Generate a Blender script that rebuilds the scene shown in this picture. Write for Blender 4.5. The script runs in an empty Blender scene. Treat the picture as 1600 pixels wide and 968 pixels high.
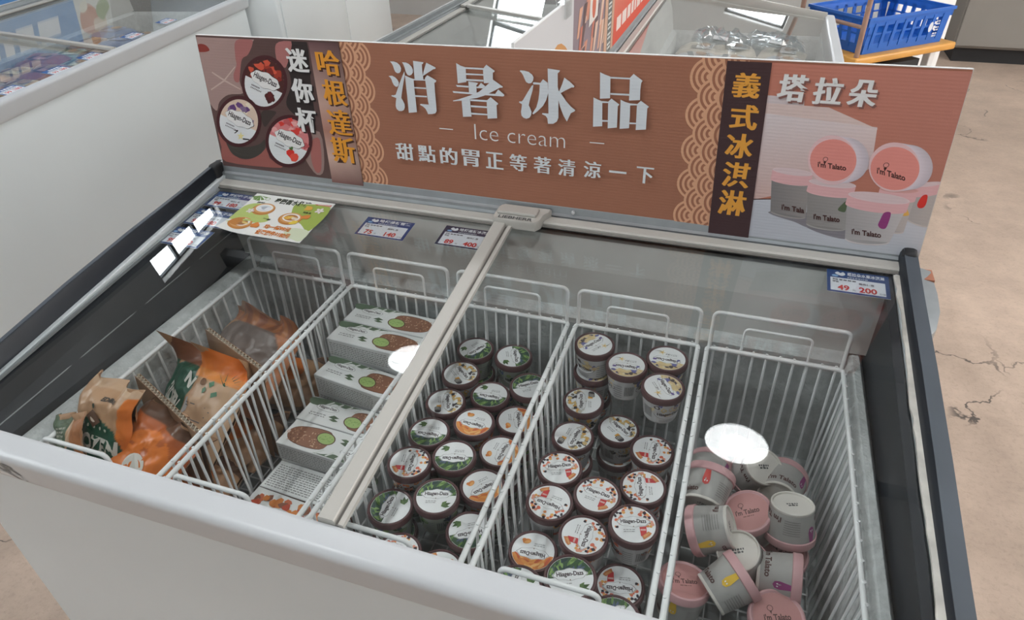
import bpy, bmesh, math, random
from mathutils import Vector, Matrix
from mathutils.geometry import tessellate_polygon

scene = bpy.context.scene
COL = scene.collection
PI = math.pi
rnd = random.Random(7)

# ---------------------------------------------------------------- camera, world, exposure
CAM = [[0.947224, -0.163054, 0.276008, 0.91378], [0.319439, 0.552452, -0.769906, -0.96648], [-0.026945, 0.817441, 0.575382, 1.44929]]
cam_data = bpy.data.cameras.new('camera')
cam_data.sensor_width = 36.0
cam_data.lens = 23.8564
cam_data.clip_start = 0.02
cam = bpy.data.objects.new('camera', cam_data)
COL.objects.link(cam)
cam.matrix_world = Matrix([*CAM, [0, 0, 0, 1]])
scene.camera = cam
world = bpy.data.worlds.new('world')
world.use_nodes = True
world.node_tree.nodes['Background'].inputs[0].default_value = (0.75, 0.85, 1.0, 1)
world.node_tree.nodes['Background'].inputs[1].default_value = 1.2
scene.world = world
scene.view_settings.view_transform = 'Standard'
scene.view_settings.look = 'None'
scene.view_settings.gamma = 1.0
scene.view_settings.exposure = 0.60
scene.cycles.max_bounces = 8
scene.cycles.diffuse_bounces = 4
scene.cycles.glossy_bounces = 4
scene.cycles.transparent_max_bounces = 16
scene.cycles.caustics_reflective = False
scene.cycles.caustics_refractive = False
LAMP_POWER = 5.0
CORE_POWER = 200.0
SKY_POWER = 9.0
SHADE_POWER = 0.25
SIDE_POWER = 5.5

# ---------------------------------------------------------------- helpers
def new_mat(name):
    m = bpy.data.materials.new(name)
    m.use_nodes = True
    return m, m.node_tree.nodes, m.node_tree.links, m.node_tree.nodes['Principled BSDF']

def mat(name, col, rough=0.5, metal=0.0, noise=0.0, scale=20.0, bump=0.0, bscale=None, spec=0.5, col2=None):
    m, n, l, b = new_mat(name)
    b.inputs['Roughness'].default_value = rough
    b.inputs['Metallic'].default_value = metal
    b.inputs['Specular IOR Level'].default_value = spec
    b.inputs['Base Color'].default_value = (*col, 1)
    if noise > 0 or col2 is not None:
        tc = n.new('ShaderNodeTexCoord'); nt = n.new('ShaderNodeTexNoise')
        nt.inputs['Scale'].default_value = scale; nt.inputs['Detail'].default_value = 5
        l.new(tc.outputs['Object'], nt.inputs['Vector'])
        r = n.new('ShaderNodeValToRGB'); l.new(nt.outputs['Fac'], r.inputs['Fac'])
        r.color_ramp.elements[0].position = 0.3; r.color_ramp.elements[1].position = 0.7
        c2 = col2 if col2 is not None else tuple(min(1, c * (1 + noise)) for c in col)
        c1 = col if col2 is not None else tuple(c * (1 - noise) for c in col)
        r.color_ramp.elements[0].color = (*c1, 1); r.color_ramp.elements[1].color = (*c2, 1)
        l.new(r.outputs['Color'], b.inputs['Base Color'])
    if bump > 0:
        tc = n.new('ShaderNodeTexCoord'); nt = n.new('ShaderNodeTexNoise')
        nt.inputs['Scale'].default_value = bscale or scale; nt.inputs['Detail'].default_value = 4
        l.new(tc.outputs['Object'], nt.inputs['Vector'])
        bp = n.new('ShaderNodeBump'); bp.inputs['Strength'].default_value = bump; bp.inputs['Distance'].default_value = 0.01
        l.new(nt.outputs['Fac'], bp.inputs['Height']); l.new(bp.outputs['Normal'], b.inputs['Normal'])
    return m

def emit(name, col, power):
    m, n, l, b = new_mat(name)
    b.inputs['Base Color'].default_value = (*col, 1)
    b.inputs['Emission Color'].default_value = (*col, 1)
    b.inputs['Emission Strength'].default_value = power
    return m

def print_mat(name, rough=0.45, spec=0.4, rib=False):
    m, n, l, b = new_mat(name)
    a = n.new('ShaderNodeVertexColor'); a.layer_name = 'Col'
    b.inputs['Roughness'].default_value = rough
    b.inputs['Specular IOR Level'].default_value = spec
    if rib:
        tc = n.new('ShaderNodeTexCoord'); w = n.new('ShaderNodeTexWave'); w.bands_direction = 'Z'
        w.inputs['Scale'].default_value = 60; w.inputs['Distortion'].default_value = 0.3
        l.new(tc.outputs['Object'], w.inputs['Vector'])
        bp = n.new('ShaderNodeBump'); bp.inputs['Strength'].default_value = 0.06; bp.inputs['Distance'].default_value = 0.002
        l.new(w.outputs['Fac'], bp.inputs['Height']); l.new(bp.outputs['Normal'], b.inputs['Normal'])
    l.new(a.outputs['Color'], b.inputs['Base Color'])
    return m

def glass_mat(name, tint=(0.93, 0.955, 0.945), f0=0.042):
    m, n, l, b = new_mat(name)
    n.remove(b)
    out = n['Material Output']
    tr = n.new('ShaderNodeBsdfTransparent'); tr.inputs[0].default_value = (*tint, 1)
    gl = n.new('ShaderNodeBsdfGlossy'); gl.inputs['Roughness'].default_value = 0.0; gl.inputs[0].default_value = (1, 1, 1, 1)
    lw = n.new('ShaderNodeLayerWeight'); lw.inputs[0].default_value = 0.5
    p = n.new('ShaderNodeMath'); p.operation = 'POWER'; p.inputs[1].default_value = 5
    l.new(lw.outputs['Facing'], p.inputs[0])
    q = n.new('ShaderNodeMath'); q.operation = 'MULTIPLY_ADD'; q.inputs[1].default_value = 1 - f0; q.inputs[2].default_value = f0
    l.new(p.outputs[0], q.inputs[0])
    mx = n.new('ShaderNodeMixShader')
    l.new(q.outputs[0], mx.inputs[0]); l.new(tr.outputs[0], mx.inputs[1]); l.new(gl.outputs[0], mx.inputs[2])
    l.new(mx.outputs[0], out.inputs['Surface'])
    return m

class MB:
    """collects vertices and faces of one mesh"""
    def __init__(self):
        self.v = []; self.f = []; self.c = []
    def add(self, verts, faces, col=None):
        o = len(self.v); self.v += [tuple(p) for p in verts]
        self.f += [tuple(i + o for i in f) for f in faces]
        if col is not None: self.c += [col] * len(verts)
    def box(self, x0, x1, y0, y1, z0, z1, M=None):
        vs = [(x, y, z) for x in (x0, x1) for y in (y0, y1) for z in (z0, z1)]
        if M is not None: vs = [M @ Vector(p) for p in vs]
        self.add(vs, [(0, 1, 3, 2), (4, 6, 7, 5), (0, 4, 5, 1), (2, 3, 7, 6), (0, 2, 6, 4), (1, 5, 7, 3)])
    def rbox(self, x0, x1, y0, y1, z0, z1, r=0.003, M=None, seg=2):
        bm = bmesh.new(); bmesh.ops.create_cube(bm, size=1)
        for v in bm.verts:
            v.co = Vector(((x0 + x1) / 2 + v.co.x * (x1 - x0), (y0 + y1) / 2 + v.co.y * (y1 - y0), (z0 + z1) / 2 + v.co.z * (z1 - z0)))
        bmesh.ops.bevel(bm, geom=list(bm.edges), offset=r, segments=seg, profile=0.5, affect='EDGES')
        self.bm(bm, M)
    def bm(self, bm, M=None):
        bm.verts.index_update()
        self.add([(M @ v.co) if M is not None else v.co for v in bm.verts], [[v.index for v in f.verts] for f in bm.faces]); bm.free()
    def tube(self, pts, r, n=6, closed=False, caps=True):
        P = [Vector(p) for p in pts]; k = len(P); vs = []; up = None
        for i in range(k):
            a = P[i - 1] if (i or closed) else P[i]; b = P[(i + 1) % k] if (i < k - 1 or closed) else P[i]
            t = (b - a).normalized()
            if up is None: up = t.orthogonal().normalized()
            up = (up - t * up.dot(t)).normalized(); s = t.cross(up)
            vs += [P[i] + (up * math.cos(2 * PI * j / n) + s * math.sin(2 * PI * j / n)) * r for j in range(n)]
        fs = []
        for i in range(k if closed else k - 1):
            for j in range(n):
                fs.append((i * n + j, i * n + (j + 1) % n, ((i + 1) % k) * n + (j + 1) % n, ((i + 1) % k) * n + j))
        if caps and not closed: fs += [tuple(range(n))[::-1], tuple((k - 1) * n + j for j in range(n))]
        self.add(vs, fs)
    def lathe(self, prof, n=40, M=None, cap0=False, cap1=False):
        vs = []
        for r, z in prof: vs += [(r * math.cos(2 * PI * j / n), r * math.sin(2 * PI * j / n), z) for j in range(n)]
        fs = [(i * n + j, i * n + (j + 1) % n, (i + 1) * n + (j + 1) % n, (i + 1) * n + j) for i in range(len(prof) - 1) for j in range(n)]
        if cap0: fs.append(tuple(range(n))[::-1])
        if cap1: fs.append(tuple((len(prof) - 1) * n + j for j in range(n)))
        if M is not None: vs = [M @ Vector(p) for p in vs]
        self.add(vs, fs)
    def sweep(self, secs, closed=True, caps=True):
        """secs: list of cross sections (lists of points, equal length)"""
        n = len(secs[0]); vs = [p for s in secs for p in s]; fs = []
        for i in range(len(secs) - 1):
            for j in range(n if closed else n - 1):
                fs.append((i * n + j, i * n + (j + 1) % n, (i + 1) * n + (j + 1) % n, (i + 1) * n + j))
        if caps and closed: fs += [tuple(range(n))[::-1], tuple((len(secs) - 1) * n + j for j in range(n))]
        self.add(vs, fs)
    def mesh(self, name, m, smooth=None):
        me = bpy.data.meshes.new(name); me.from_pydata(self.v, [], self.f); me.materials.append(m)
        bm = bmesh.new(); bm.from_mesh(me); bmesh.ops.recalc_face_normals(bm, faces=bm.faces); bm.to_mesh(me); bm.free()
        if self.c:
            at = me.color_attributes.new('Col', 'FLOAT_COLOR', 'POINT')
            at.data.foreach_set('color', [x for c in self.c for x in (*c, 1.0)])
        if smooth is not None:
            me.polygons.foreach_set('use_smooth', [True] * len(me.polygons)); me.set_sharp_from_angle(angle=math.radians(smooth))
        return me
    def build(self, name, m, parent=None, smooth=None):
        return link(name, self.mesh(name, m, smooth), parent)

def link(name, me, parent=None, loc=None):
    o = bpy.data.objects.new(name, me); COL.objects.link(o)
    if parent is not None: o.parent = parent
    if loc is not None: o.location = loc
    return o
def tag(o, label=None, cat=None, group=None, kind=None):
    for k, v in (('label', label), ('category', cat), ('group', group), ('kind', kind)):
        if v: o[k] = v
    return o
def thing(name, label, cat, loc=(0, 0, 0), rot=(0, 0, 0), group=None):
    o = bpy.data.objects.new(name, None); o.empty_display_size = 0.05; COL.objects.link(o)
    o.location = loc; o.rotation_euler = rot
    return tag(o, label, cat, group)
def copy_tree(o, parent=None):
    c = o.copy(); COL.objects.link(c); c.parent = parent
    for ch in list(o.children): copy_tree(ch, c)
    return c

# ---------------------------------------------------------------- flat print: coloured polygons and lettering in thin layers
GL = {}
def glyph(s, bold):
    key = (s, bold)
    if key not in GL:
        cu = bpy.data.curves.new('lettering', 'FONT'); cu.body = s; cu.offset = bold; cu.resolution_u = 3; cu.fill_mode = 'FRONT'
        ob = bpy.data.objects.new('lettering', cu); me = ob.to_mesh()
        vs = [(v.co.x, v.co.y) for v in me.vertices]; fs = [tuple(p.vertices) for p in me.polygons]
        ob.to_mesh_clear(); bpy.data.objects.remove(ob); bpy.data.curves.remove(cu)
        xs = [v[0] for v in vs]; ys = [v[1] for v in vs]
        GL[key] = (vs, fs, min(xs), max(xs), min(ys), max(ys))
    return GL[key]
EPS = 4e-5
class Print:
    def __init__(self, eps=EPS):
        self.v = []; self.f = []; self.c = []; self.k = 0; self.eps = eps; self.clip = None
    def layer(self, l):
        if l is None: self.k += 1; return self.k
        self.k = max(self.k, l); return l
    def raw(self, pts, faces, col, l):
        o = len(self.v); self.v += [(p[0], p[1], l) for p in pts]; self.f += [tuple(i + o for i in f) for f in faces]
        self.c += list(col) if isinstance(col, list) else [col] * len(pts)
    def poly(self, pts, col, l=None):
        l = self.layer(l)
        if len(pts) > 4 or True:
            fs = tessellate_polygon([[Vector((p[0], p[1], 0)) for p in pts]])
        self.raw(pts, fs, col, l)
    def rect(self, x0, y0, x1, y1, col, l=None):
        self.raw([(x0, y0), (x1, y0), (x1, y1), (x0, y1)], [(0, 1, 2, 3)], col, self.layer(l))
    def convex(self, pts, col, l=None):
        if self.clip:
            x0, y0, x1, y1 = self.clip
            for ax, lim, sg in ((0, x0, 1), (0, x1, -1), (1, y0, 1), (1, y1, -1)):
                out = []
                for i in range(len(pts)):
                    a, b = pts[i - 1], pts[i]; da, db = (a[ax] - lim) * sg, (b[ax] - lim) * sg
                    if (da >= 0) != (db >= 0):
                        t = da / (da - db); out.append((a[0] + (b[0] - a[0]) * t, a[1] + (b[1] - a[1]) * t))
                    if db >= 0: out.append(b)
                pts = out
                if len(pts) < 3: return
        self.raw(pts, [tuple(range(len(pts)))], col, self.layer(l))
    def ell(self, cx, cy, rx, ry, col, rot=0.0, l=None, n=20, a0=0, a1=360):
        ca, sa = math.cos(math.radians(rot)), math.sin(math.radians(rot)); pts = []
        m = n if a1 - a0 == 360 else n + 1
        for i in range(m):
            t = math.radians(a0 + (a1 - a0) * i / n); x, y = rx * math.cos(t), ry * math.sin(t)
            pts.append((cx + x * ca - y * sa, cy + x * sa + y * ca))
        self.convex(pts, col, l)
    def ell3(self, c, a, b, col, n=40, s=1.0, l=None):
        """ellipse from its centre and the ends of two half axes"""
        ax = (a[0] - c[0], a[1] - c[1]); bx = (b[0] - c[0], b[1] - c[1])
        self.convex([(c[0] + s * (ax[0] * math.cos(t) + bx[0] * math.sin(t)), c[1] + s * (ax[1] * math.cos(t) + bx[1] * math.sin(t))) for t in [2 * PI * i / n for i in range(n)]], col, l)
    def text(self, s, x0, y0, x1, y1, col, bold=0.0, shear=0.0, smear=0.0, rot=0.0, keep=False, l=None, sub=1):
        """lettering that fills the box x0..x1, y0..y1; rot turns it about the box's centre; smear widens upright strokes only"""
        vs, fs, gx0, gx1, gy0, gy1 = glyph(s, bold); l = self.layer(l)
        sx, sy = (x1 - x0) / (gx1 - gx0), (y1 - y0) / (gy1 - gy0); ox = oy = 0
        if keep:
            k = min(sx, sy); ox = ((x1 - x0) - k * (gx1 - gx0)) / 2; oy = ((y1 - y0) - k * (gy1 - gy0)) / 2; sx = sy = k
        cx, cy = (x0 + x1) / 2, (y0 + y1) / 2; ca, sa = math.cos(math.radians(rot)), math.sin(math.radians(rot))
        for di, d in enumerate([0.0] if not smear else [-smear, -smear / 3, smear / 3, smear]):
            pts = []
            for x, y in vs:
                yy = (y - gy0) * sy + oy; xx = (x - gx0 + d) * sx + ox + shear * (yy - (y1 - y0) / 2)
                px, py = x0 + xx - cx, y0 + yy - cy; pts.append((cx + px * ca - py * sa, cy + px * sa + py * ca))
            self.raw(pts, fs, col, l + di * sub); self.k = max(self.k, l + di * sub)
    def lines(self, x0, y0, x1, y1, n, col, seed=1, fill=0.5, l=None):
        """rows of small print too small to read"""
        r = random.Random(seed); l = self.layer(l); h = (y1 - y0) / n
        for i in range(n):
            x = x0; y = y1 - (i + 1) * h
            while x < x1 - 0.02 * (x1 - x0):
                w = min((0.5 + r.random()) * h * 1.1, x1 - x); self.raw([(x, y), (x + w, y), (x + w, y + h * fill), (x, y + h * fill)], [(0, 1, 2, 3)], col, l); x += w + h * 0.35
    def mesh(self, name, m, fn):
        mb = MB(); mb.v = [fn(x, y, k * self.eps) for x, y, k in self.v]; mb.f = self.f; mb.c = self.c
        me = bpy.data.meshes.new(name); me.from_pydata(mb.v, [], mb.f); me.materials.append(m)
        at = me.color_attributes.new('Col', 'FLOAT_COLOR', 'POINT'); at.data.foreach_set('color', [x for c in self.c for x in (*c, 1.0)])
        return me
    def build(self, name, m, fn, parent=None):
        return link(name, self.mesh(name, m, fn), parent)
def soft(pts, n=4):
    """a closed outline rounded through its points"""
    out = []; m = len(pts)
    for i in range(m):
        a, b, c, d = pts[i - 1], pts[i], pts[(i + 1) % m], pts[(i + 2) % m]
        for j in range(n):
            t = j / n; out.append(tuple(0.5 * (2 * b[k] + (c[k] - a[k]) * t + (2 * a[k] - 5 * b[k] + 4 * c[k] - d[k]) * t * t + (3 * b[k] - a[k] - 3 * c[k] + d[k]) * t ** 3) for k in (0, 1)))
    return out
def blob(cx, cy, r, seed, n=9, k=0.35, sx=1.0):
    q = random.Random(seed); return [(cx + sx * r * (1 + k * (q.random() - .5) * 2) * math.cos(2 * PI * i / n), cy + r * (1 + k * (q.random() - .5) * 2) * math.sin(2 * PI * i / n)) for i in range(n)]

# ---------------------------------------------------------------- materials
M = {}
M['white'] = mat('white_enamel', (0.56, 0.58, 0.60), 0.32, noise=0.02, scale=3)
M['body'] = mat('white_sheet_steel', (0.735, 0.785, 0.80), 0.42, noise=0.02, scale=2)
M['dark'] = mat('dark_plastic', (0.016, 0.020, 0.027), 0.45, noise=0.15, scale=9, spec=0.3)
M['rail'] = mat('slate_plastic', (0.065, 0.078, 0.095), 0.4, noise=0.1, scale=9)
M['copper'] = mat('copper_cap_and_reflection', (0.42, 0.16, 0.09), 0.35, noise=0.1)  # one tone for the bumper cap and the painted floor reflection
M['alu'] = mat('brushed_aluminium', (0.36, 0.385, 0.40), 0.38, 0.55, noise=0.06, scale=40)
M['alu_light'] = mat('bright_aluminium', (0.72, 0.73, 0.74), 0.3, 0.5, noise=0.03)
M['beige'] = mat('beige_frame_plastic', (0.47, 0.455, 0.42), 0.42, noise=0.03, scale=6)
M['beige_dark'] = mat('grey_groove', (0.20, 0.19, 0.175), 0.5)
M['liner'] = mat('frosted_liner', (0.52, 0.54, 0.535), 0.8, noise=0.12, scale=60, bump=0.4, bscale=160)
M['liner_in'] = mat('inner_liner', (0.40, 0.42, 0.42), 0.6, noise=0.08, scale=12)
M['collar_back'] = mat('grey_collar', (0.50, 0.505, 0.485), 0.5, noise=0.08, scale=10)
M['wire'] = mat('white_coated_wire', (0.86, 0.87, 0.87), 0.4)
M['gasket'] = mat('worn_white_gasket', (0.66, 0.64, 0.58), 0.7, noise=0.2, scale=30)
M['lettering'] = mat('grey_lettering', (0.13, 0.135, 0.13), 0.5)
M['glass'] = glass_mat('lid_glass', (0.975, 0.985, 0.982), 0.05)
M['clear'] = glass_mat('clear_plastic', (0.94, 0.95, 0.95), 0.06)
M['print'] = print_mat('printed_card')
M['banner'] = print_mat('printed_board', 0.5, 0.3, rib=True)
M['matte'] = print_mat('printed_paper', 0.6, 0.25)
M['board_edge'] = mat('white_board_core', (0.80, 0.80, 0.79), 0.6)
M['maroon'] = mat('maroon_lid', (0.105, 0.048, 0.05), 0.42, noise=0.08, scale=40)
M['pink'] = mat('pink_lid', (0.62, 0.36, 0.37), 0.45, noise=0.04, scale=40)
M['black'] = mat('black_rubber', (0.012, 0.012, 0.014), 0.6)

# ---------------------------------------------------------------- the room
def struct(name, mb, m, parent=None):
    o = mb.build(name, m, parent)
    if parent is None: o['kind'] = 'structure'
    return o
def floor_mat():
    m, n, l, b = new_mat('worn_concrete')
    tc = n.new('ShaderNodeTexCoord')
    def noise(scale, detail=6, rough=0.6):
        t = n.new('ShaderNodeTexNoise'); t.inputs['Scale'].default_value = scale; t.inputs['Detail'].default_value = detail
        t.inputs['Roughness'].default_value = rough; l.new(tc.outputs['Object'], t.inputs['Vector']); return t
    def ramp(src, p0, c0, p1, c1):
        r = n.new('ShaderNodeValToRGB'); l.new(src, r.inputs[0]); e = r.color_ramp.elements
        e[0].position = p0; e[0].color = (*c0, 1); e[1].position = p1; e[1].color = (*c1, 1); return r
    def mix(a, c, f, mode='MIX'):
        x = n.new('ShaderNodeMix'); x.data_type = 'RGBA'; x.blend_type = mode
        l.new(a, x.inputs[6]); l.new(c, x.inputs[7])
        if isinstance(f, float): x.inputs[0].default_value = f
        else: l.new(f, x.inputs[0])
        return x.outputs[2]
    big = ramp(noise(1.1).outputs[0], 0.35, (0.49, 0.385, 0.315), 0.68, (0.62, 0.485, 0.395))
    mid = ramp(noise(7, 8, 0.7).outputs[0], 0.3, (0.78, 0.76, 0.74), 0.72, (1.08, 1.06, 1.04))
    fine = ramp(noise(70, 6, 0.75).outputs[0], 0.30, (0.74, 0.72, 0.70), 0.50, (1, 1, 1))
    c = mix(mix(big.outputs[0], mid.outputs[0], 1.0, 'MULTIPLY'), fine.outputs[0], 0.7, 'MULTIPLY')
    vo = n.new('ShaderNodeTexVoronoi'); vo.feature = 'DISTANCE_TO_EDGE'; vo.inputs['Scale'].default_value = 2.6
    nz = noise(3.5, 5); va = n.new('ShaderNodeVectorMath'); va.operation = 'MULTIPLY_ADD'
    va.inputs[1].default_value = (0.35, 0.35, 0); l.new(nz.outputs['Color'], va.inputs[0]); l.new(tc.outputs['Object'], va.inputs[2])
    l.new(va.outputs[0], vo.inputs['Vector'])
    cr = ramp(vo.outputs['Distance'], 0.004, (0, 0, 0), 0.011, (1, 1, 1))
    ms = ramp(noise(1.6, 3).outputs[0], 0.40, (0, 0, 0), 0.46, (1, 1, 1))
    mk = n.new('ShaderNodeMath'); mk.operation = 'MAXIMUM'; l.new(cr.outputs[0], mk.inputs[0]); l.new(ms.outputs[0], mk.inputs[1])
    dark = n.new('ShaderNodeRGB'); dark.outputs[0].default_value = (0.10, 0.08, 0.07, 1)
    c = mix(dark.outputs[0], c, mk.outputs[0])
    l.new(c, b.inputs['Base Color']); b.inputs['Roughness'].default_value = 0.34
    bp = n.new('ShaderNodeBump'); bp.inputs['Strength'].default_value = 0.25; bp.inputs['Distance'].default_value = 0.004
    l.new(fine.outputs[0], bp.inputs['Height']); l.new(bp.outputs['Normal'], b.inputs['Normal'])
    return m
X0, X1, Y0, Y1, ZC = -5.0, 6.0, -5.5, 5.5, 5.7
mb = MB(); mb.box(X0 - .2, X1 + .2, Y0 - .2, Y1 + .2, -0.1, 0); struct('floor', mb, floor_mat())
M['wall'] = mat('painted_wall', (0.50, 0.50, 0.49), 0.7, noise=0.05, scale=3)
M['ceil'] = mat('grey_ceiling', (0.20, 0.205, 0.21), 0.8, noise=0.06, scale=2)
M['steel_wall'] = mat('brushed_steel_panel', (0.23, 0.215, 0.195), 0.55, 0.0, noise=0.08, scale=1.5)
M['sky_pane'] = emit('daylit_pane', (0.92, 0.97, 1.0), SKY_POWER)
M['added_front_pane'] = emit('added_front_glow', (0.90, 0.96, 1.0), SHADE_POWER)
M['side_pane'] = emit('side_pane', (1.0, 0.97, 0.93), SIDE_POWER)
M['mullion'] = mat('window_bar', (0.05, 0.06, 0.07), 0.5)
mb = MB(); mb.box(X0 - .2, X1 + .2, Y0 - .2, Y1 + .2, ZC, ZC + .1); struct('ceiling', mb, M['ceil'])
for i in range(9):
    mb = MB(); y = Y0 + 0.6 + i * 1.25; mb.box(X0, X1, y - .06, y + .06, ZC - .22, ZC); struct('trim_%d' % (i + 1), mb, M['ceil'])
def wall(name, axis, at, a0, a1, holes, t=0.2, sgn=1, m=None):
    """a wall with rectangular window holes (a0, a1, z0, z1); holes do not share columns"""
    mb = MB()
    def bx(p, q, z0, z1):
        if q - p < 1e-6 or z1 - z0 < 1e-6: return
        if axis == 'x': mb.box(min(at, at + sgn * t), max(at, at + sgn * t), p, q, z0, z1)
        else: mb.box(p, q, min(at, at + sgn * t), max(at, at + sgn * t), z0, z1)
    c = a0
    for h in sorted(holes):
        bx(c, h[0], 0, ZC); bx(h[0], h[1], 0, h[2]); bx(h[0], h[1], h[3], ZC); c = h[1]
    bx(c, a1, 0, ZC)
    return struct(name, mb, m or M['wall'])
WN = [0]
def window(axis, at, h, sgn, nx=2, nz=1, m='sky_pane'):
    WN[0] += 1; a0, a1, z0, z1 = h
    root = bpy.data.objects.new('window_%d' % WN[0], None); COL.objects.link(root); root['kind'] = 'structure'
    def bx(mb, p, q, u0, u1, d0, d1):
        d = sorted((at + sgn * d0, at + sgn * d1))
        if axis == 'x': mb.box(d[0], d[1], p, q, u0, u1)
        else: mb.box(p, q, d[0], d[1], u0, u1)
    for i in range(nx):
        for j in range(nz):
            mb = MB(); bx(mb, a0 + (a1 - a0) * i / nx, a0 + (a1 - a0) * (i + 1) / nx, z0 + (z1 - z0) * j / nz, z0 + (z1 - z0) * (j + 1) / nz, 0.12, 0.13)
            mb.build('pane', M[m], root)
    mb = MB()
    for i in range(nx + 1):
        a = a0 + (a1 - a0) * i / nx; bx(mb, max(a0, a - .02), min(a1, a + .02), z0, z1, 0.08, 0.12)
    for j in range(nz + 1):
        z = z0 + (z1 - z0) * j / nz; bx(mb, a0, a1, max(z0, z - .02), min(z1, z + .02), 0.08, 0.12)
    mb.build('window_frame', M['mullion'], root)
hl = [(2.95, 4.12, 4.48, 5.14), (-3.6, -1.0, 3.2, 4.8)]
wall('wall_left', 'x', X0, Y0, Y1, hl, sgn=-1)
hb = [(-1.28, -0.80, 1.50, 2.6), (0.78, 1.30, 1.22, 1.56)]
wall('wall_back', 'y', Y1, X0, X1, hb, sgn=1)
hf = [(-3.5, -0.6, 1.0, 3.6), (0.4, 3.6, 1.0, 3.6)]
wall('wall_front', 'y', Y0, X0, X1, hf, sgn=-1)
hr = [(0.1, 3.3, 0.8, 3.8)]
wall('wall_right', 'x', X1, Y0, Y1, hr, sgn=1)
window('x', X0, hl[0], -1, 3, 1); window('x', X0, hl[1], -1, 3, 1)
for h in hb: window('y', Y1, h, 1, 1, 2)
for h in hf: window('y', Y0, h, -1, 3, 2, 'added_front_pane')  # unseen windows behind the camera, added to light the room
for h in hr: window('x', X1, h, 1, 3, 2, 'side_pane')  # unseen window added to brighten the floor and right-facing sides

M['lamp_disc'] = emit('lamp_glow', (0.97, 0.99, 1.0), LAMP_POWER)
M['lamp_core'] = emit('lamp_core', (0.97, 0.99, 1.0), CORE_POWER)
M['lamp_shell'] = mat('lamp_housing', (0.75, 0.75, 0.75), 0.4)
def make_lamp():
    t = thing('ceiling_lamp', 'lamp', 'lamp')
    mb = MB(); mb.lathe([(0.228, -0.02), (0.238, 0.0), (0.228, 0.012), (0.15, 0.05), (0.07, 0.14), (0.06, 0.24), (0.001, 0.25)], 48); mb.build('shade', M['lamp_shell'], t, 40)
    mb = MB(); mb.lathe([(0.222, -0.012), (0.10, 0.012), (0.001, 0.013)], 48); mb.build('diffuser', M['lamp_disc'], t, 40)
    mb = MB(); mb.lathe([(0.001, -0.028), (0.085, -0.024), (0.095, -0.01), (0.095, 0.012)], 40); mb.build('bulb', M['lamp_core'], t, 40)
    mb = MB(); mb.tube([(0, 0, 0.24), (0, 0, ZC - 4.6)], 0.012, 8); mb.build('hanging_rod', M['lamp_shell'], t)
    return t
def swivel(o, deg):
    for ch in o.children:
        if not ch.name.startswith('hanging_rod'): ch.rotation_euler = (math.radians(deg), 0, 0)
lamp0 = None
for yi, (y, yn) in enumerate(((2.15, 'over the freezer glass'), (-0.9, 'over the shopper side of the freezer'))):
    for xi, x in enumerate((-4.15, -1.49, 1.26, 4.0)):
        if xi == 0: continue
        if lamp0 is None: o = lamp0 = make_lamp()
        else: o = copy_tree(lamp0)
        swivel(o, 20 if yi == 0 else 0)
        o.location = (x + (0.05 if xi == 1 else 0), y + (0.08 if xi == 1 else -0.10), 4.6); o['group'] = 'round ceiling lamps'
        o['label'] = 'round white hanging lamp %s, %s in its row' % (yn, ('first', 'second', 'third', 'fourth')[xi - 1])

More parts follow.
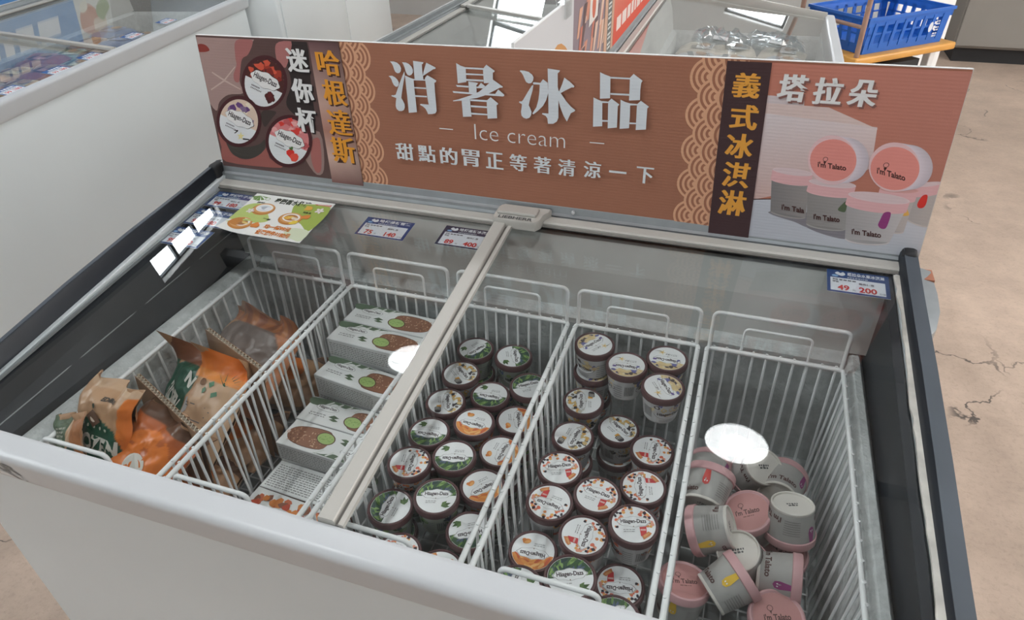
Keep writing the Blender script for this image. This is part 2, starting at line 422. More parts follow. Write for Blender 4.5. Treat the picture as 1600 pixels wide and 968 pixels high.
# ---------------------------------------------------------------- chest freezers with sliding glass lids
GS = 0.1197                                   # slope of the glass towards the shopper
def zg(y): return 0.8536 + GS * y             # glass height
def zr(y): return 0.880 + 0.1343 * (y + 0.0) + (0.004 if -0.4 < y < -0.05 else 0)
def freezer(label, xl, xr, bars, loc=(0, 0, 0), rot=0.0, main=False, end='white'):
    t = thing('chest_freezer', label, 'freezer', loc, (0, 0, rot))
    ys = [0.118, 0.0, -0.15, -0.3, -0.45, -0.568]
    # cabinet: outer panels
    mb = MB(); mb.rbox(xl + .008, xr - .008, -0.575, -0.555, 0.06, 0.735, .004); mb.build('front_panel', M['body'], t)
    mb = MB(); mb.rbox(xl + .008, xr - .008, 0.10, 0.118, 0.06, 0.86, .004); mb.build('back_panel', M['body'], t)
    for a, b in ((xl + .008, xl + .028), (xr - .028, xr - .008)):
        mb = MB(); mb.sweep([[(a, -.558, .06), (b, -.558, .06), (b, -.558, .775), (a, -.558, .775)], [(a, .104, .06), (b, .104, .06), (b, .104, .872), (a, .104, .872)]]); mb.build('side_panel', M['body'], t)
    mb = MB(); mb.box(xl + .03, xr - .03, -.55, .09, 0.0, 0.062); mb.build('plinth', M['black'], t)
    # insulated liner: floor and four walls with a rounded, frosty top
    ix0, ix1, iy0, iy1 = xl + .122, xr - .066, -.566, .028
    mb = MB(); mb.box(ix0, ix1, iy0, iy1, .44, .478)
    mb.build('liner_floor', M['liner_in'], t)
    mb = MB()
    prof = [(0.0, .46), (0.0, .700), (-.004, .714), (-.014, .720), (-.030, .720), (-.042, .714), (-.046, .700), (-.046, .46)]
    mb.sweep([[(ix0 + o, y, z) for o, z in prof] for y in (iy0, iy1 + .03)]); mb.build('liner_wall', M['liner'], t, 35)
    prof = [(0.0, .46), (0.0, .700), (.004, .714), (.010, .719), (.020, .719), (.026, .712), (.028, .700), (.028, .46)]
    mb = MB(); mb.sweep([[(ix1 + o, y, z) for o, z in prof] for y in (iy0, iy1 + .03)]); mb.build('liner_wall', M['liner'], t, 35)
    mb = MB(); mb.sweep([[(x, iy1 + o, z) for o, z in ((0, .46), (0, .712), (.012, .722), (.05, .726), (.05, .46))] for x in (ix0, ix1)]); mb.build('liner_wall', M['liner'], t, 35)
    mb = MB(); mb.box(ix0, ix1, iy0 - .004, iy0, .46, .735); mb.build('liner_wall', M['liner_in'], t)
    # plastic collar between the liner and the glass, one length per side
    mb = MB(); mb.sweep([[(xl, y, zr(y) - .012), (xl + .003, y, zr(y)), (xl + .012, y, zr(y) + .001), (xl + .015, y, zr(y) - .004), (xl + .019, y, zg(y) - .014), (xl + .032, y, zg(y) - .018), (xl + .040, y, zg(y) - .05), (ix0 - .048, y, .725), (ix0 - .046, y, .70), (xl + .01, y, .70)] for y in ys])
    mb.build('side_collar', M['dark'] if end != 'pale' else M['beige'], t, 30)
    mb = MB(); mb.sweep([[(xl - .001, y, zr(y) - .014), (xl + .002, y, zr(y) + .0012), (xl + .0115, y, zr(y) + .0022), (xl + .0115, y, zr(y) + .0002), (xl + .004, y, zr(y) - .001), (xl + .002, y, zr(y) - .014)] for y in ys]); mb.build('rail_cap', M['rail'] if end != 'pale' else M['beige'], t)
    mb = MB(); mb.sweep([[(xl + .0195, y, zg(y) - .012), (xl + .0195, y, zg(y) - .009), (xl + .0235, y, zg(y) - .009), (xl + .0235, y, zg(y) - .012)] for y in (0.07, -.565)]); mb.build('edge_and_glint_strip', M['alu_light'], t)
    mb = MB(); mb.tube([(xl + .056, y, zg(y) * .5 + .341) for y in (.06, -.56)], .0011, 6); mb.build('edge_and_glint_strip', M['alu'], t)  # added thin tube standing in for a specular line on the collar
    mb = MB(); mb.sweep([[(xl + .031, y, zg(y) - .012), (xl + .031, y, zg(y) - .0075), (xl + .034, y, zg(y) - .0075), (xl + .034, y, zg(y) - .012)] for y in (0.07, -.565)]); mb.build('edge_and_glint_strip', M['alu'], t)
    mb = MB(); mb.sweep([[(xr, y, zr(y) - .014), (xr - .002, y, zr(y)), (xr - .020, y, zr(y) + .001), (xr - .023, y, zr(y) - .006), (xr - .024, y, zg(y) - .012), (xr - .030, y, zg(y) - .012), (xr - .030, y, zg(y) - .002), (xr - .042, y, zg(y) - .004), (ix1 + .034, y, zg(y) - .03), (ix1 + .030, y, .722), (ix1 + .028, y, .70), (xr - .01, y, .70)] for y in ys])
    mb.build('side_collar', M['dark'] if end != 'pale' else M['beige'], t, 30)
    mb = MB(); mb.sweep([[(xr + .001, y, zr(y) - .014), (xr - .001, y, zr(y) + .0012), (xr - .020, y, zr(y) + .0022), (xr - .020, y, zr(y) + .0008), (xr - .003, y, zr(y) - .001), (xr - .002, y, zr(y) - .014)] for y in ys]); mb.build('rail_cap', M['rail'] if end != 'pale' else M['beige'], t)
    mb = MB(); mb.sweep([[(xr + .0005, y, zr(y) - .03), (xr + .0005, y, zr(y) - .0135), (xr + .0035, y, zr(y) - .0135), (xr + .0035, y, zr(y) - .03)] for y in ys]); mb.build('floor_reflection_band', M['copper'], t)  # copper band paints the floor's reflection along the rail edge
    # collar at the back, inside
    mb = MB(); mb.sweep([[(x, .09, zg(.09) - .012), (x, .078, zg(.078) - .010), (x, .060, .80), (x, iy1 + .022, .735), (x, iy1 + .02, .722), (x, .09, .722)] for x in (xl + .03, xr - .03)]); mb.build('back_collar', M['collar_back'], t)
    # aluminium rail along the back
    prof = [(.124, .80), (.124, .893), (.121, .8965), (.114, .8965), (.111, .892), (.109, .880), (.103, .8775), (.103, .872), (.101, .8665), (.1, .858), (.1, .80)]
    mb = MB(); mb.sweep([[(x, y, z) for y, z in prof] for x in (xl + .012, xr - .022)]); mb.build('back_rail', M['alu'], t)
    mb = MB(); mb.sweep([[(x, y, z) for y, z in ((.1205, .8962), (.1205, .8978), (.1135, .8978), (.1135, .8962))] for x in (xl + .012, xr - .022)]); mb.build('ridge_highlight', M['alu_light'], t)  # paler strip that paints the highlight along the rail top
    for x, s in ((xl, 1), (xr, -1)):
        mb = MB(); mb.rbox(min(x, x + s * .022), max(x, x + s * .022), .088, .126, .80, .898, .007, seg=3); mb.build('corner_cap', M['black'] if end != 'pale' else M['beige'], t, 40)
    # white front lip
    prof = [(-.556, .740), (-.559, .786), (-.562, .793), (-.567, .7955), (-.569, .7955), (-.589, .7949), (-.591, .7948), (-.5965, .7925), (-.5995, .788), (-.6000, .784), (-.5995, .780), (-.5925, .742), (-.5905, .735), (-.586, .730), (-.578, .7265), (-.570, .726)]
    mb = MB(); mb.sweep([[(x, y, z) for y, z in prof] for x in (xl - .002, xr + .002)]); mb.build('front_lip', M['white'], t, 35)
    # lids: pane, frame strips
    def lid(name, x0, x1, dz, bar=None, gask=False):
        r = bpy.data.objects.new(name, None); COL.objects.link(r); r.parent = t
        z = lambda y: zg(y) + dz
        mb = MB(); mb.sweep([[(x, -.562, z(-.562)), (x, -.562, z(-.562) + .004), (x, .10, z(.10) + .004), (x, .10, z(.10))] for x in (x0, x1)]); mb.build('glass_pane', M['glass'], r)
        a0 = x0 if bar is None else bar[0]
        mb = MB(); mb.sweep([[(x, .0785, z(.0785) + .0042), (x, .0785, z(.0785) + .009), (x, .082, z(.082) + .011), (x, .099, z(.099) + .011), (x, .0995, z(.0995) + .0042)] for x in (a0, x1)]); mb.build('frame_strip', M['beige'], r)
        mb = MB(); mb.sweep([[(x, .0735, z(.0735) + .0042), (x, .0735, z(.0735) + .006), (x, .0785, z(.0785) + .006), (x, .0785, z(.0785) + .0042)] for x in (a0, x1)]); mb.build('frame_groove', M['beige_dark'], r)
        if bar is not None:
            b0, b1 = bar; w = b1 - b0
            pr = [(b0, .0042), (b0 + .001, .013), (b0 + .003, .0148), (b0 + w * .62, .0148), (b0 + w * .66, .013), (b0 + w * .68, .007), (b0 + w * .80, .007), (b0 + w * .81, .011), (b1 - .0005, .010), (b1, .0042)]
            mb = MB(); mb.sweep([[(x, y, z(y) + h) for x, h in pr] for y in (.07, -.561)]); mb.build('frame_bar', M['beige'], r, 30)
            mb = MB(); mb.sweep([[(x, y, z(y) + h) for x, h in ((b0 + w * .675, .006), (b0 + w * .675, .0075), (b0 + w * .805, .0075), (b0 + w * .805, .006))] for y in (.07, -.561)]); mb.build('frame_groove', M['beige_dark'], r)
        if gask:
            mb = MB(); q = random.Random(3)
            sec = []
            for i in range(40):
                y = .068 - .632 * i / 39; k = q.random() * .0025; w = .004 + .004 * min(1, i / 16) + (q.random() * .002); c = x1 - .007 + k - (0.004 if i < 6 else 0) * (6 - i) / 6
                sec.append([(c - w, y, z(y) + .0042), (c - w, y, z(y) + .0075), (c + w, y, z(y) + .0085), (c + w, y, z(y) + .0042)])
            mb.sweep(sec); mb.build('gasket', M['gasket'], r)
        return r
    xs = [xl + .022] + bars + [xr - .016]
    lids = []
    for i in range(len(xs) - 1):
        b = None if i == 0 else (xs[i], xs[i] + .035)
        lids.append(lid('sliding_lid', xs[i], xs[i + 1] + (.02 if i < len(xs) - 2 else 0), -.010 if i % 2 == 0 else 0.0, b, main and i == 1))
    return t, lids
def lid_handle(r, x0):
    z = zg(.06)
    h = [(x0, .056), (x0 + .078, .056), (x0 + .086, .066), (x0 + .088, .084), (x0 + .096, .096), (x0 + .096, .1055), (x0 + .006, .1055), (x0 - .002, .096), (x0 - .004, .066)]
    mb = MB()
    mb.sweep([[(x, y, zg(y) + .005) for x, y in h], [(x, y, zg(y) + .019) for x, y in h], [(x0 + .04 + (x - x0 - .04) * .96, .08 + (y - .08) * .93, zg(y) + .022) for x, y in h]])
    o = mb.build('lid_handle', M['beige'], r, 40)
    mb = MB(); mb.rbox(x0 + .002, x0 + .076, .071, .100, zg(.085) + .019, zg(.085) + .026, .003, seg=2); mb.build('grip_plate', M['beige'], o)
    return o

main, lids = freezer('large white chest freezer with sliding glass lids under the ice cream banner', -.132, 1.208, [.5165], main=True)
hd = lid_handle(lids[1], .5165)
p = Print(); p.text('LIEBHERR', -.032, -.0042, .032, .0042, (.10, .10, .10), bold=.03)
p.build('lettering', M['print'], lambda x, y, k: (.5165 + .040 + x, .0640 + y, zg(.064 + y) + .0223 + k), lids[1])
LY = lambda z: -.5999 - .184 * (min(z, .780) - .780)
p = Print(); p.text('LIEBHERR', -.122, .755, .071, .7785, (.17, .18, .175), bold=.035); p.build('lettering', M['print'], lambda x, y, k: (x, LY(y) - k, y), main)
p = Print(); p.rect(-.12, .741, .062, .752, (.72, .73, .73)); p.rect(-.10, .743, .020, .747, (.22, .22, .22)); p.poly([(.040, .752), (.050, .750), (.062, .741), (.052, .742)], (.03, .03, .03)); p.rect(.066, .741, .070, .743, (.2, .2, .2))
p.build('maker_sticker', M['print'], lambda x, y, k: (x, LY(y) - k, y), main)
mb = MB()                                     # rounded bumper on the outer side of the rail
mb.sweep([[(1.2105, y, .868 + .13 * y), (1.2105 + w, y, .864 + .13 * y), (1.2105 + w, y, .838 + .13 * y), (1.2105, y, .828 + .13 * y)] for y, w in ((.085, .018), (.055, .020), (.03, .022), (-.01, .021), (-.05, .012), (-.066, .002))])
mb.build('side_bumper', M['alu'], main, 40)
mb = MB(); mb.box(1.2105, 1.231, .058, .090, .846, .8745); mb.build('bumper_cap', M['copper'], main)
mb = MB(); mb.tube([(.652, .1095, .886), (.652, .1065, .886)], .0035, 10); mb.tube([(.652, .1065, .886), (.652, .1045, .886)], .002, 8); mb.build('rail_screw', M['alu_light'], main)

# ---------------------------------------------------------------- traced measures of the printed board and the tubs (metres)
OUT = [(0.0125, 0.294), (1.2974, 0.3124), (1.3139, 0.016), (-0.0103, 0.0245)]
GLYPH = [[(0.4189, 0.2704), (0.4262, 0.2709), (0.4324, 0.2692), (0.437, 0.2656), (0.439, 0.2601), (0.4378, 0.255), (0.4345, 0.2517), (0.4305, 0.2511), (0.427, 0.2532), (0.425, 0.2576), (0.4239, 0.2631), (0.4217, 0.2675)], [(0.4126, 0.2451), (0.4195, 0.2462), (0.425, 0.2439), (0.429, 0.2402), (0.4313, 0.2352), (0.4305, 0.2311), (0.4273, 0.2274), (0.424, 0.2274), (0.4205, 0.2304), (0.4186, 0.2349), (0.4174, 0.24), (0.4152, 0.2433)], [(0.4448, 0.2555), (0.4447, 0.2492), (0.4385, 0.2293), (0.4339, 0.2139), (0.4326, 0.2079), (0.4351, 0.2033), (0.4376, 0.1976), (0.4373, 0.1916), (0.4349, 0.1866), (0.4306, 0.1843), (0.4246, 0.1839), (0.4204, 0.1872), (0.4192, 0.1925), (0.4205, 0.1998), (0.4225, 0.2071), (0.4131, 0.2099), (0.414, 0.2115), (0.4179, 0.2117), (0.4221, 0.2132), (0.431, 0.2311), (0.4395, 0.2466)], [(0.4424, 0.2706), (0.4496, 0.2706), (0.455, 0.2684), (0.4595, 0.2642), (0.4616, 0.2588), (0.4608, 0.2542), (0.4579, 0.2507), (0.4538, 0.2485), (0.4501, 0.2496), (0.4475, 0.2539), (0.446, 0.2617), (0.4441, 0.2672)], [(0.4635, 0.2741), (0.483, 0.2729), (0.4815, 0.27), (0.4795, 0.2693), (0.4791, 0.2582), (0.4797, 0.2431), (0.4629, 0.2423), (0.4632, 0.2583)], [(0.4882, 0.2726), (0.4962, 0.2693), (0.5051, 0.2654), (0.5042, 0.2632), (0.5004, 0.2624), (0.4899, 0.2561), (0.4792, 0.2495), (0.4815, 0.2573), (0.4854, 0.2664)], [(0.4449, 0.2483), (0.4534, 0.2453), (0.4608, 0.2433), (0.4604, 0.2298), (0.4606, 0.21), (0.4605, 0.1848), (0.444, 0.1822), (0.4447, 0.2123), (0.4447, 0.2321)], [(0.4875, 0.2517), (0.4965, 0.2476), (0.5041, 0.2436), (0.5026, 0.2407), (0.5, 0.2396), (0.4996, 0.2234), (0.4995, 0.2025), (0.4993, 0.1901), (0.4965, 0.1857), (0.4899, 0.1839), (0.4821, 0.183), (0.4803, 0.1879), (0.4779, 0.1925), (0.4732, 0.1963), (0.4677, 0.1988), (0.4698, 0.2004), (0.4852, 0.2004), (0.484, 0.2106), (0.4835, 0.2314), (0.4828, 0.2461)], [(0.4595, 0.2434), (0.4836, 0.2439), (0.4833, 0.2419), (0.4599, 0.2409)], [(0.4597, 0.2295), (0.4833, 0.23), (0.4833, 0.2274), (0.4597, 0.2271)], [(0.4606, 0.2152), (0.483, 0.2155), (0.483, 0.2129), (0.4606, 0.2124)], [(0.5434, 0.2754), (0.5509, 0.2717), (0.5603, 0.2693), (0.56, 0.2559), (0.5598, 0.2449), (0.5438, 0.2417), (0.5437, 0.256)], [(0.608, 0.2524), (0.6255, 0.242), (0.6246, 0.2403), (0.6198, 0.2396), (0.6083, 0.2333), (0.5911, 0.2242), (0.5775, 0.2192), (0.5652, 0.2165), (0.5483, 0.2123), (0.5326, 0.21), (0.5325, 0.2113), (0.5441, 0.2146), (0.5656, 0.2228), (0.5818, 0.2302), (0.5919, 0.2382), (0.6018, 0.2467)], [(0.5976, 0.2762), (0.6119, 0.2669), (0.6107, 0.2645), (0.6085, 0.264), (0.6078, 0.2469), (0.5917, 0.2453), (0.5912, 0.2591), (0.5912, 0.2688)], [(0.5603, 0.2696), (0.5918, 0.2702), (0.5917, 0.2673), (0.5602, 0.2669)], [(0.5603, 0.2598), (0.5913, 0.2602), (0.5911, 0.2578), (0.5601, 0.257)], [(0.5596, 0.2502), (0.5911, 0.2509), (0.5912, 0.2479), (0.5597, 0.2471)], [(0.5633, 0.2462), (0.5767, 0.2455), (0.5809, 0.2447), (0.5795, 0.2424), (0.5776, 0.2406), (0.5775, 0.2282), (0.5635, 0.2272), (0.5635, 0.2373)], [(0.5399, 0.2387), (0.563, 0.2386), (0.5631, 0.2359), (0.5421, 0.2356)], [(0.5775, 0.2383), (0.5811, 0.2391), (0.5863, 0.2456), (0.5941, 0.2401), (0.5894, 0.2364), (0.578, 0.2361)], [(0.5328, 0.2278), (0.5635, 0.2278), (0.6271, 0.2291), (0.6273, 0.2264), (0.6246, 0.2254), (0.5633, 0.2247), (0.5344, 0.2248)], [(0.6168, 0.2367), (0.6273, 0.2286), (0.6105, 0.2279)], [(0.5487, 0.2124), (0.5646, 0.217), (0.5646, 0.2044), (0.5654, 0.1858), (0.5491, 0.1839), (0.5489, 0.1985)], [(0.6025, 0.2225), (0.6158, 0.2129), (0.6148, 0.2105), (0.6127, 0.21), (0.6129, 0.187), (0.5952, 0.1846), (0.595, 0.2011), (0.5949, 0.216)], [(0.5652, 0.2162), (0.5956, 0.2169), (0.5954, 0.2137), (0.5652, 0.2131)], [(0.5651, 0.2058), (0.5956, 0.206), (0.5956, 0.2032), (0.5652, 0.2024)], [(0.5651, 0.1928), (0.5953, 0.193), (0.5955, 0.1905), (0.5653, 0.1896)], [(0.6555, 0.2694), (0.6568, 0.2707), (0.6637, 0.2706), (0.671, 0.269), (0.6766, 0.2654), (0.6792, 0.2608), (0.6782, 0.2554), (0.6754, 0.2514), (0.6708, 0.2503), (0.6662, 0.2524), (0.6635, 0.2576), (0.6613, 0.2628), (0.6585, 0.2669)], [(0.6788, 0.2484), (0.6775, 0.2402), (0.6728, 0.2245), (0.6703, 0.2142), (0.6726, 0.2099), (0.6752, 0.2034), (0.6742, 0.1976), (0.6712, 0.1928), (0.6659, 0.1907), (0.6606, 0.1919), (0.6571, 0.1956), (0.6563, 0.2018), (0.6577, 0.2098), (0.6583, 0.215), (0.6532, 0.2176), (0.6537, 0.2194), (0.6582, 0.2198), (0.6605, 0.2224), (0.6689, 0.2363), (0.6759, 0.2472)], [(0.6776, 0.2519), (0.6799, 0.2532), (0.6907, 0.2528), (0.6952, 0.2589), (0.7031, 0.2539), (0.7043, 0.2378), (0.7009, 0.2255), (0.6952, 0.2151), (0.6859, 0.2054), (0.6783, 0.1993), (0.6764, 0.2006), (0.6837, 0.2119), (0.6872, 0.2245), (0.689, 0.2378), (0.6896, 0.2497), (0.6788, 0.2495)], [(0.703, 0.2766), (0.7235, 0.275), (0.7229, 0.2727), (0.7199, 0.2701), (0.7202, 0.2487), (0.7217, 0.2424), (0.7216, 0.225), (0.722, 0.1972), (0.7195, 0.1907), (0.7132, 0.1862), (0.7039, 0.1853), (0.7028, 0.1944), (0.6998, 0.1986), (0.6935, 0.2009), (0.6941, 0.2029), (0.7047, 0.203), (0.704, 0.2454)], [(0.731, 0.2641), (0.7397, 0.2586), (0.7481, 0.2515), (0.7471, 0.2492), (0.7433, 0.2491), (0.7246, 0.2383), (0.7228, 0.2414), (0.7277, 0.2535)], [(0.7217, 0.2424), (0.7257, 0.2383), (0.7349, 0.226), (0.7429, 0.2179), (0.7509, 0.2124), (0.7493, 0.2104), (0.7432, 0.2068), (0.7367, 0.1919), (0.7308, 0.2013), (0.7249, 0.2153), (0.7208, 0.2293), (0.7206, 0.2401)], [(0.789, 0.2763), (0.7968, 0.2732), (0.8059, 0.2707), (0.8067, 0.2531), (0.8071, 0.2365), (0.7907, 0.2345)], [(0.842, 0.2772), (0.8569, 0.2675), (0.8549, 0.2643), (0.8543, 0.2535), (0.8551, 0.2373), (0.8378, 0.2352), (0.8373, 0.2533), (0.8366, 0.2707)], [(0.8059, 0.2704), (0.8368, 0.2707), (0.8368, 0.2682), (0.8061, 0.2676)], [(0.8072, 0.245), (0.8378, 0.2457), (0.8378, 0.2428), (0.8072, 0.2421)], [(0.7801, 0.2358), (0.788, 0.2326), (0.7949, 0.2305), (0.7968, 0.1895), (0.7813, 0.1872)], [(0.8095, 0.2362), (0.8227, 0.2277), (0.8204, 0.2245), (0.8212, 0.1895), (0.806, 0.1867), (0.8044, 0.2307)], [(0.7949, 0.231), (0.805, 0.2308), (0.8049, 0.2286), (0.795, 0.228)], [(0.796, 0.2), (0.8056, 0.2003), (0.8057, 0.1978), (0.796, 0.197)], [(0.8243, 0.2355), (0.8322, 0.2324), (0.84, 0.2308), (0.841, 0.211), (0.8411, 0.1902), (0.8257, 0.1877)], [(0.8567, 0.2364), (0.8704, 0.2277), (0.8677, 0.2251), (0.8684, 0.1905), (0.8521, 0.1882), (0.8509, 0.2301)], [(0.84, 0.2308), (0.8514, 0.2307), (0.8514, 0.2286), (0.84, 0.2276)], [(0.8412, 0.1999), (0.8519, 0.2002), (0.8521, 0.1978), (0.8414, 0.1971)]]
SUB = [('甜', 0.4261, 0.1071, 0.0369, 0.035), ('點', 0.4713, 0.1079, 0.0361, 0.0347), ('的', 0.5155, 0.1079, 0.0353, 0.0343), ('胃', 0.5589, 0.1087, 0.0346, 0.034), ('正', 0.6045, 0.1086, 0.0338, 0.0337), ('等', 0.6492, 0.1096, 0.033, 0.0332), ('著', 0.6937, 0.11, 0.0322, 0.0329), ('清', 0.738, 0.1101, 0.0316, 0.0326), ('涼', 0.7834, 0.1115, 0.0307, 0.0322), ('一', 0.8275, 0.1121, 0.0301, 0.0318), ('下', 0.8735, 0.1116, 0.0293, 0.0315)]
MINI = [('迷', 0.2286, 0.2601, 0.0469, 0.0458), ('你', 0.2263, 0.2049, 0.0482, 0.0483), ('杯', 0.2232, 0.1485, 0.0494, 0.051)]
HGDS = [('哈', 0.2933, 0.2601, 0.0486, 0.0476), ('根', 0.2956, 0.2068, 0.0497, 0.0502), ('達', 0.2946, 0.1506, 0.051, 0.0529), ('斯', 0.2924, 0.0956, 0.0523, 0.0557)]
GEL = [('義', 1.0115, 0.2712, 0.0408, 0.0394), ('式', 1.0157, 0.2234, 0.0418, 0.0413), ('冰', 1.016, 0.1773, 0.0429, 0.0435), ('淇', 1.0187, 0.1291, 0.0438, 0.0456), ('淋', 1.0203, 0.0799, 0.045, 0.0479)]
TLD = [('塔', 1.076, 0.2721, 0.0417, 0.0423), ('拉', 1.1244, 0.2709, 0.0404, 0.0419), ('朵', 1.1708, 0.2712, 0.0393, 0.0413)]
ICE = [(0.5707, 0.1719), (0.5691, 0.1462), (0.7344, 0.1476)]
DASH = [[(0.5017, 0.1598), (0.5282, 0.16), (0.528, 0.1582), (0.5015, 0.158)], [(0.7769, 0.1607), (0.8018, 0.1611), (0.8019, 0.1593), (0.7769, 0.159)]]
LP = {'right_edge': [(0.3212, 0.2995), (0.3244, 0.0486)], 'strip_left': [(0.2598, 0.2974), (0.2534, 0.0459)], 'cups': [[(0.1439, 0.2126), (0.1964, 0.2162), (0.1587, 0.2653)], [(0.0608, 0.1308), (0.1157, 0.1357), (0.0775, 0.1849)], [(0.1698, 0.1002), (0.2251, 0.1056), (0.1839, 0.1558)]], 'fing1': [(0.1032, 0.288), (0.14, 0.2909), (0.1242, 0.2656), (0.1072, 0.2555), (0.0964, 0.234), (0.0868, 0.2121), (0.0768, 0.2126), (0.0787, 0.2258), (0.0906, 0.243), (0.0929, 0.2592)], 'fing2': [(0.1903, 0.287), (0.2237, 0.293), (0.2105, 0.2616), (0.2036, 0.25), (0.1983, 0.2451), (0.1912, 0.2492), (0.1839, 0.2578)], 'hand3': [(0.0029, 0.1046), (0.0167, 0.0899), (0.0192, 0.0686), (0.0388, 0.0514), (0.0708, 0.0549), (0.1038, 0.0746), (0.1154, 0.0837), (0.1148, 0.0596), (0.1371, 0.0416), (0.0007, 0.0404), (-0.0, 0.0721)], 'fing4': [(0.2227, 0.1049), (0.2429, 0.112), (0.2336, 0.0511), (0.2199, 0.0414), (0.2142, 0.0676)], 'shadow1': [(0.0176, 0.0927), (0.0529, 0.0774), (0.0953, 0.087), (0.1138, 0.0994), (0.1038, 0.0746), (0.0708, 0.0549), (0.0392, 0.0528), (0.0206, 0.0632)], 'shadow2': [(0.1276, 0.1593), (0.1563, 0.1592), (0.1404, 0.1429), (0.1212, 0.126), (0.118, 0.146)], 'shadow3': [(0.2051, 0.2613), (0.2243, 0.2952), (0.256, 0.2968), (0.2464, 0.2094), (0.2405, 0.1467), (0.2206, 0.145), (0.1911, 0.1621), (0.1846, 0.181), (0.205, 0.218)], 'fold1': [(0.0291, 0.2273), (0.0564, 0.2124), (0.0867, 0.1977), (0.0848, 0.1964), (0.0526, 0.2098), (0.0277, 0.2248)], 'fold2': [(0.0143, 0.1924), (0.0504, 0.212), (0.0855, 0.2403), (0.087, 0.2395), (0.052, 0.2097), (0.0146, 0.19)], 'fab': [(0.0115, 0.2934), (0.1426, 0.2998), (0.1044, 0.2553), (0.0883, 0.2122), (0.0904, 0.1907), (0.0532, 0.1843), (0.0272, 0.1686), (0.0118, 0.1497), (-0.0043, 0.1911)], 'red': [(0.0071, 0.2716), (0.0175, 0.2779), (0.0314, 0.2763), (0.037, 0.2675), (0.024, 0.2633), (0.0066, 0.2635)], 'leg': [(0.1918, 0.107), (0.2463, 0.1274), (0.239, 0.049), (0.2139, 0.0408)]}
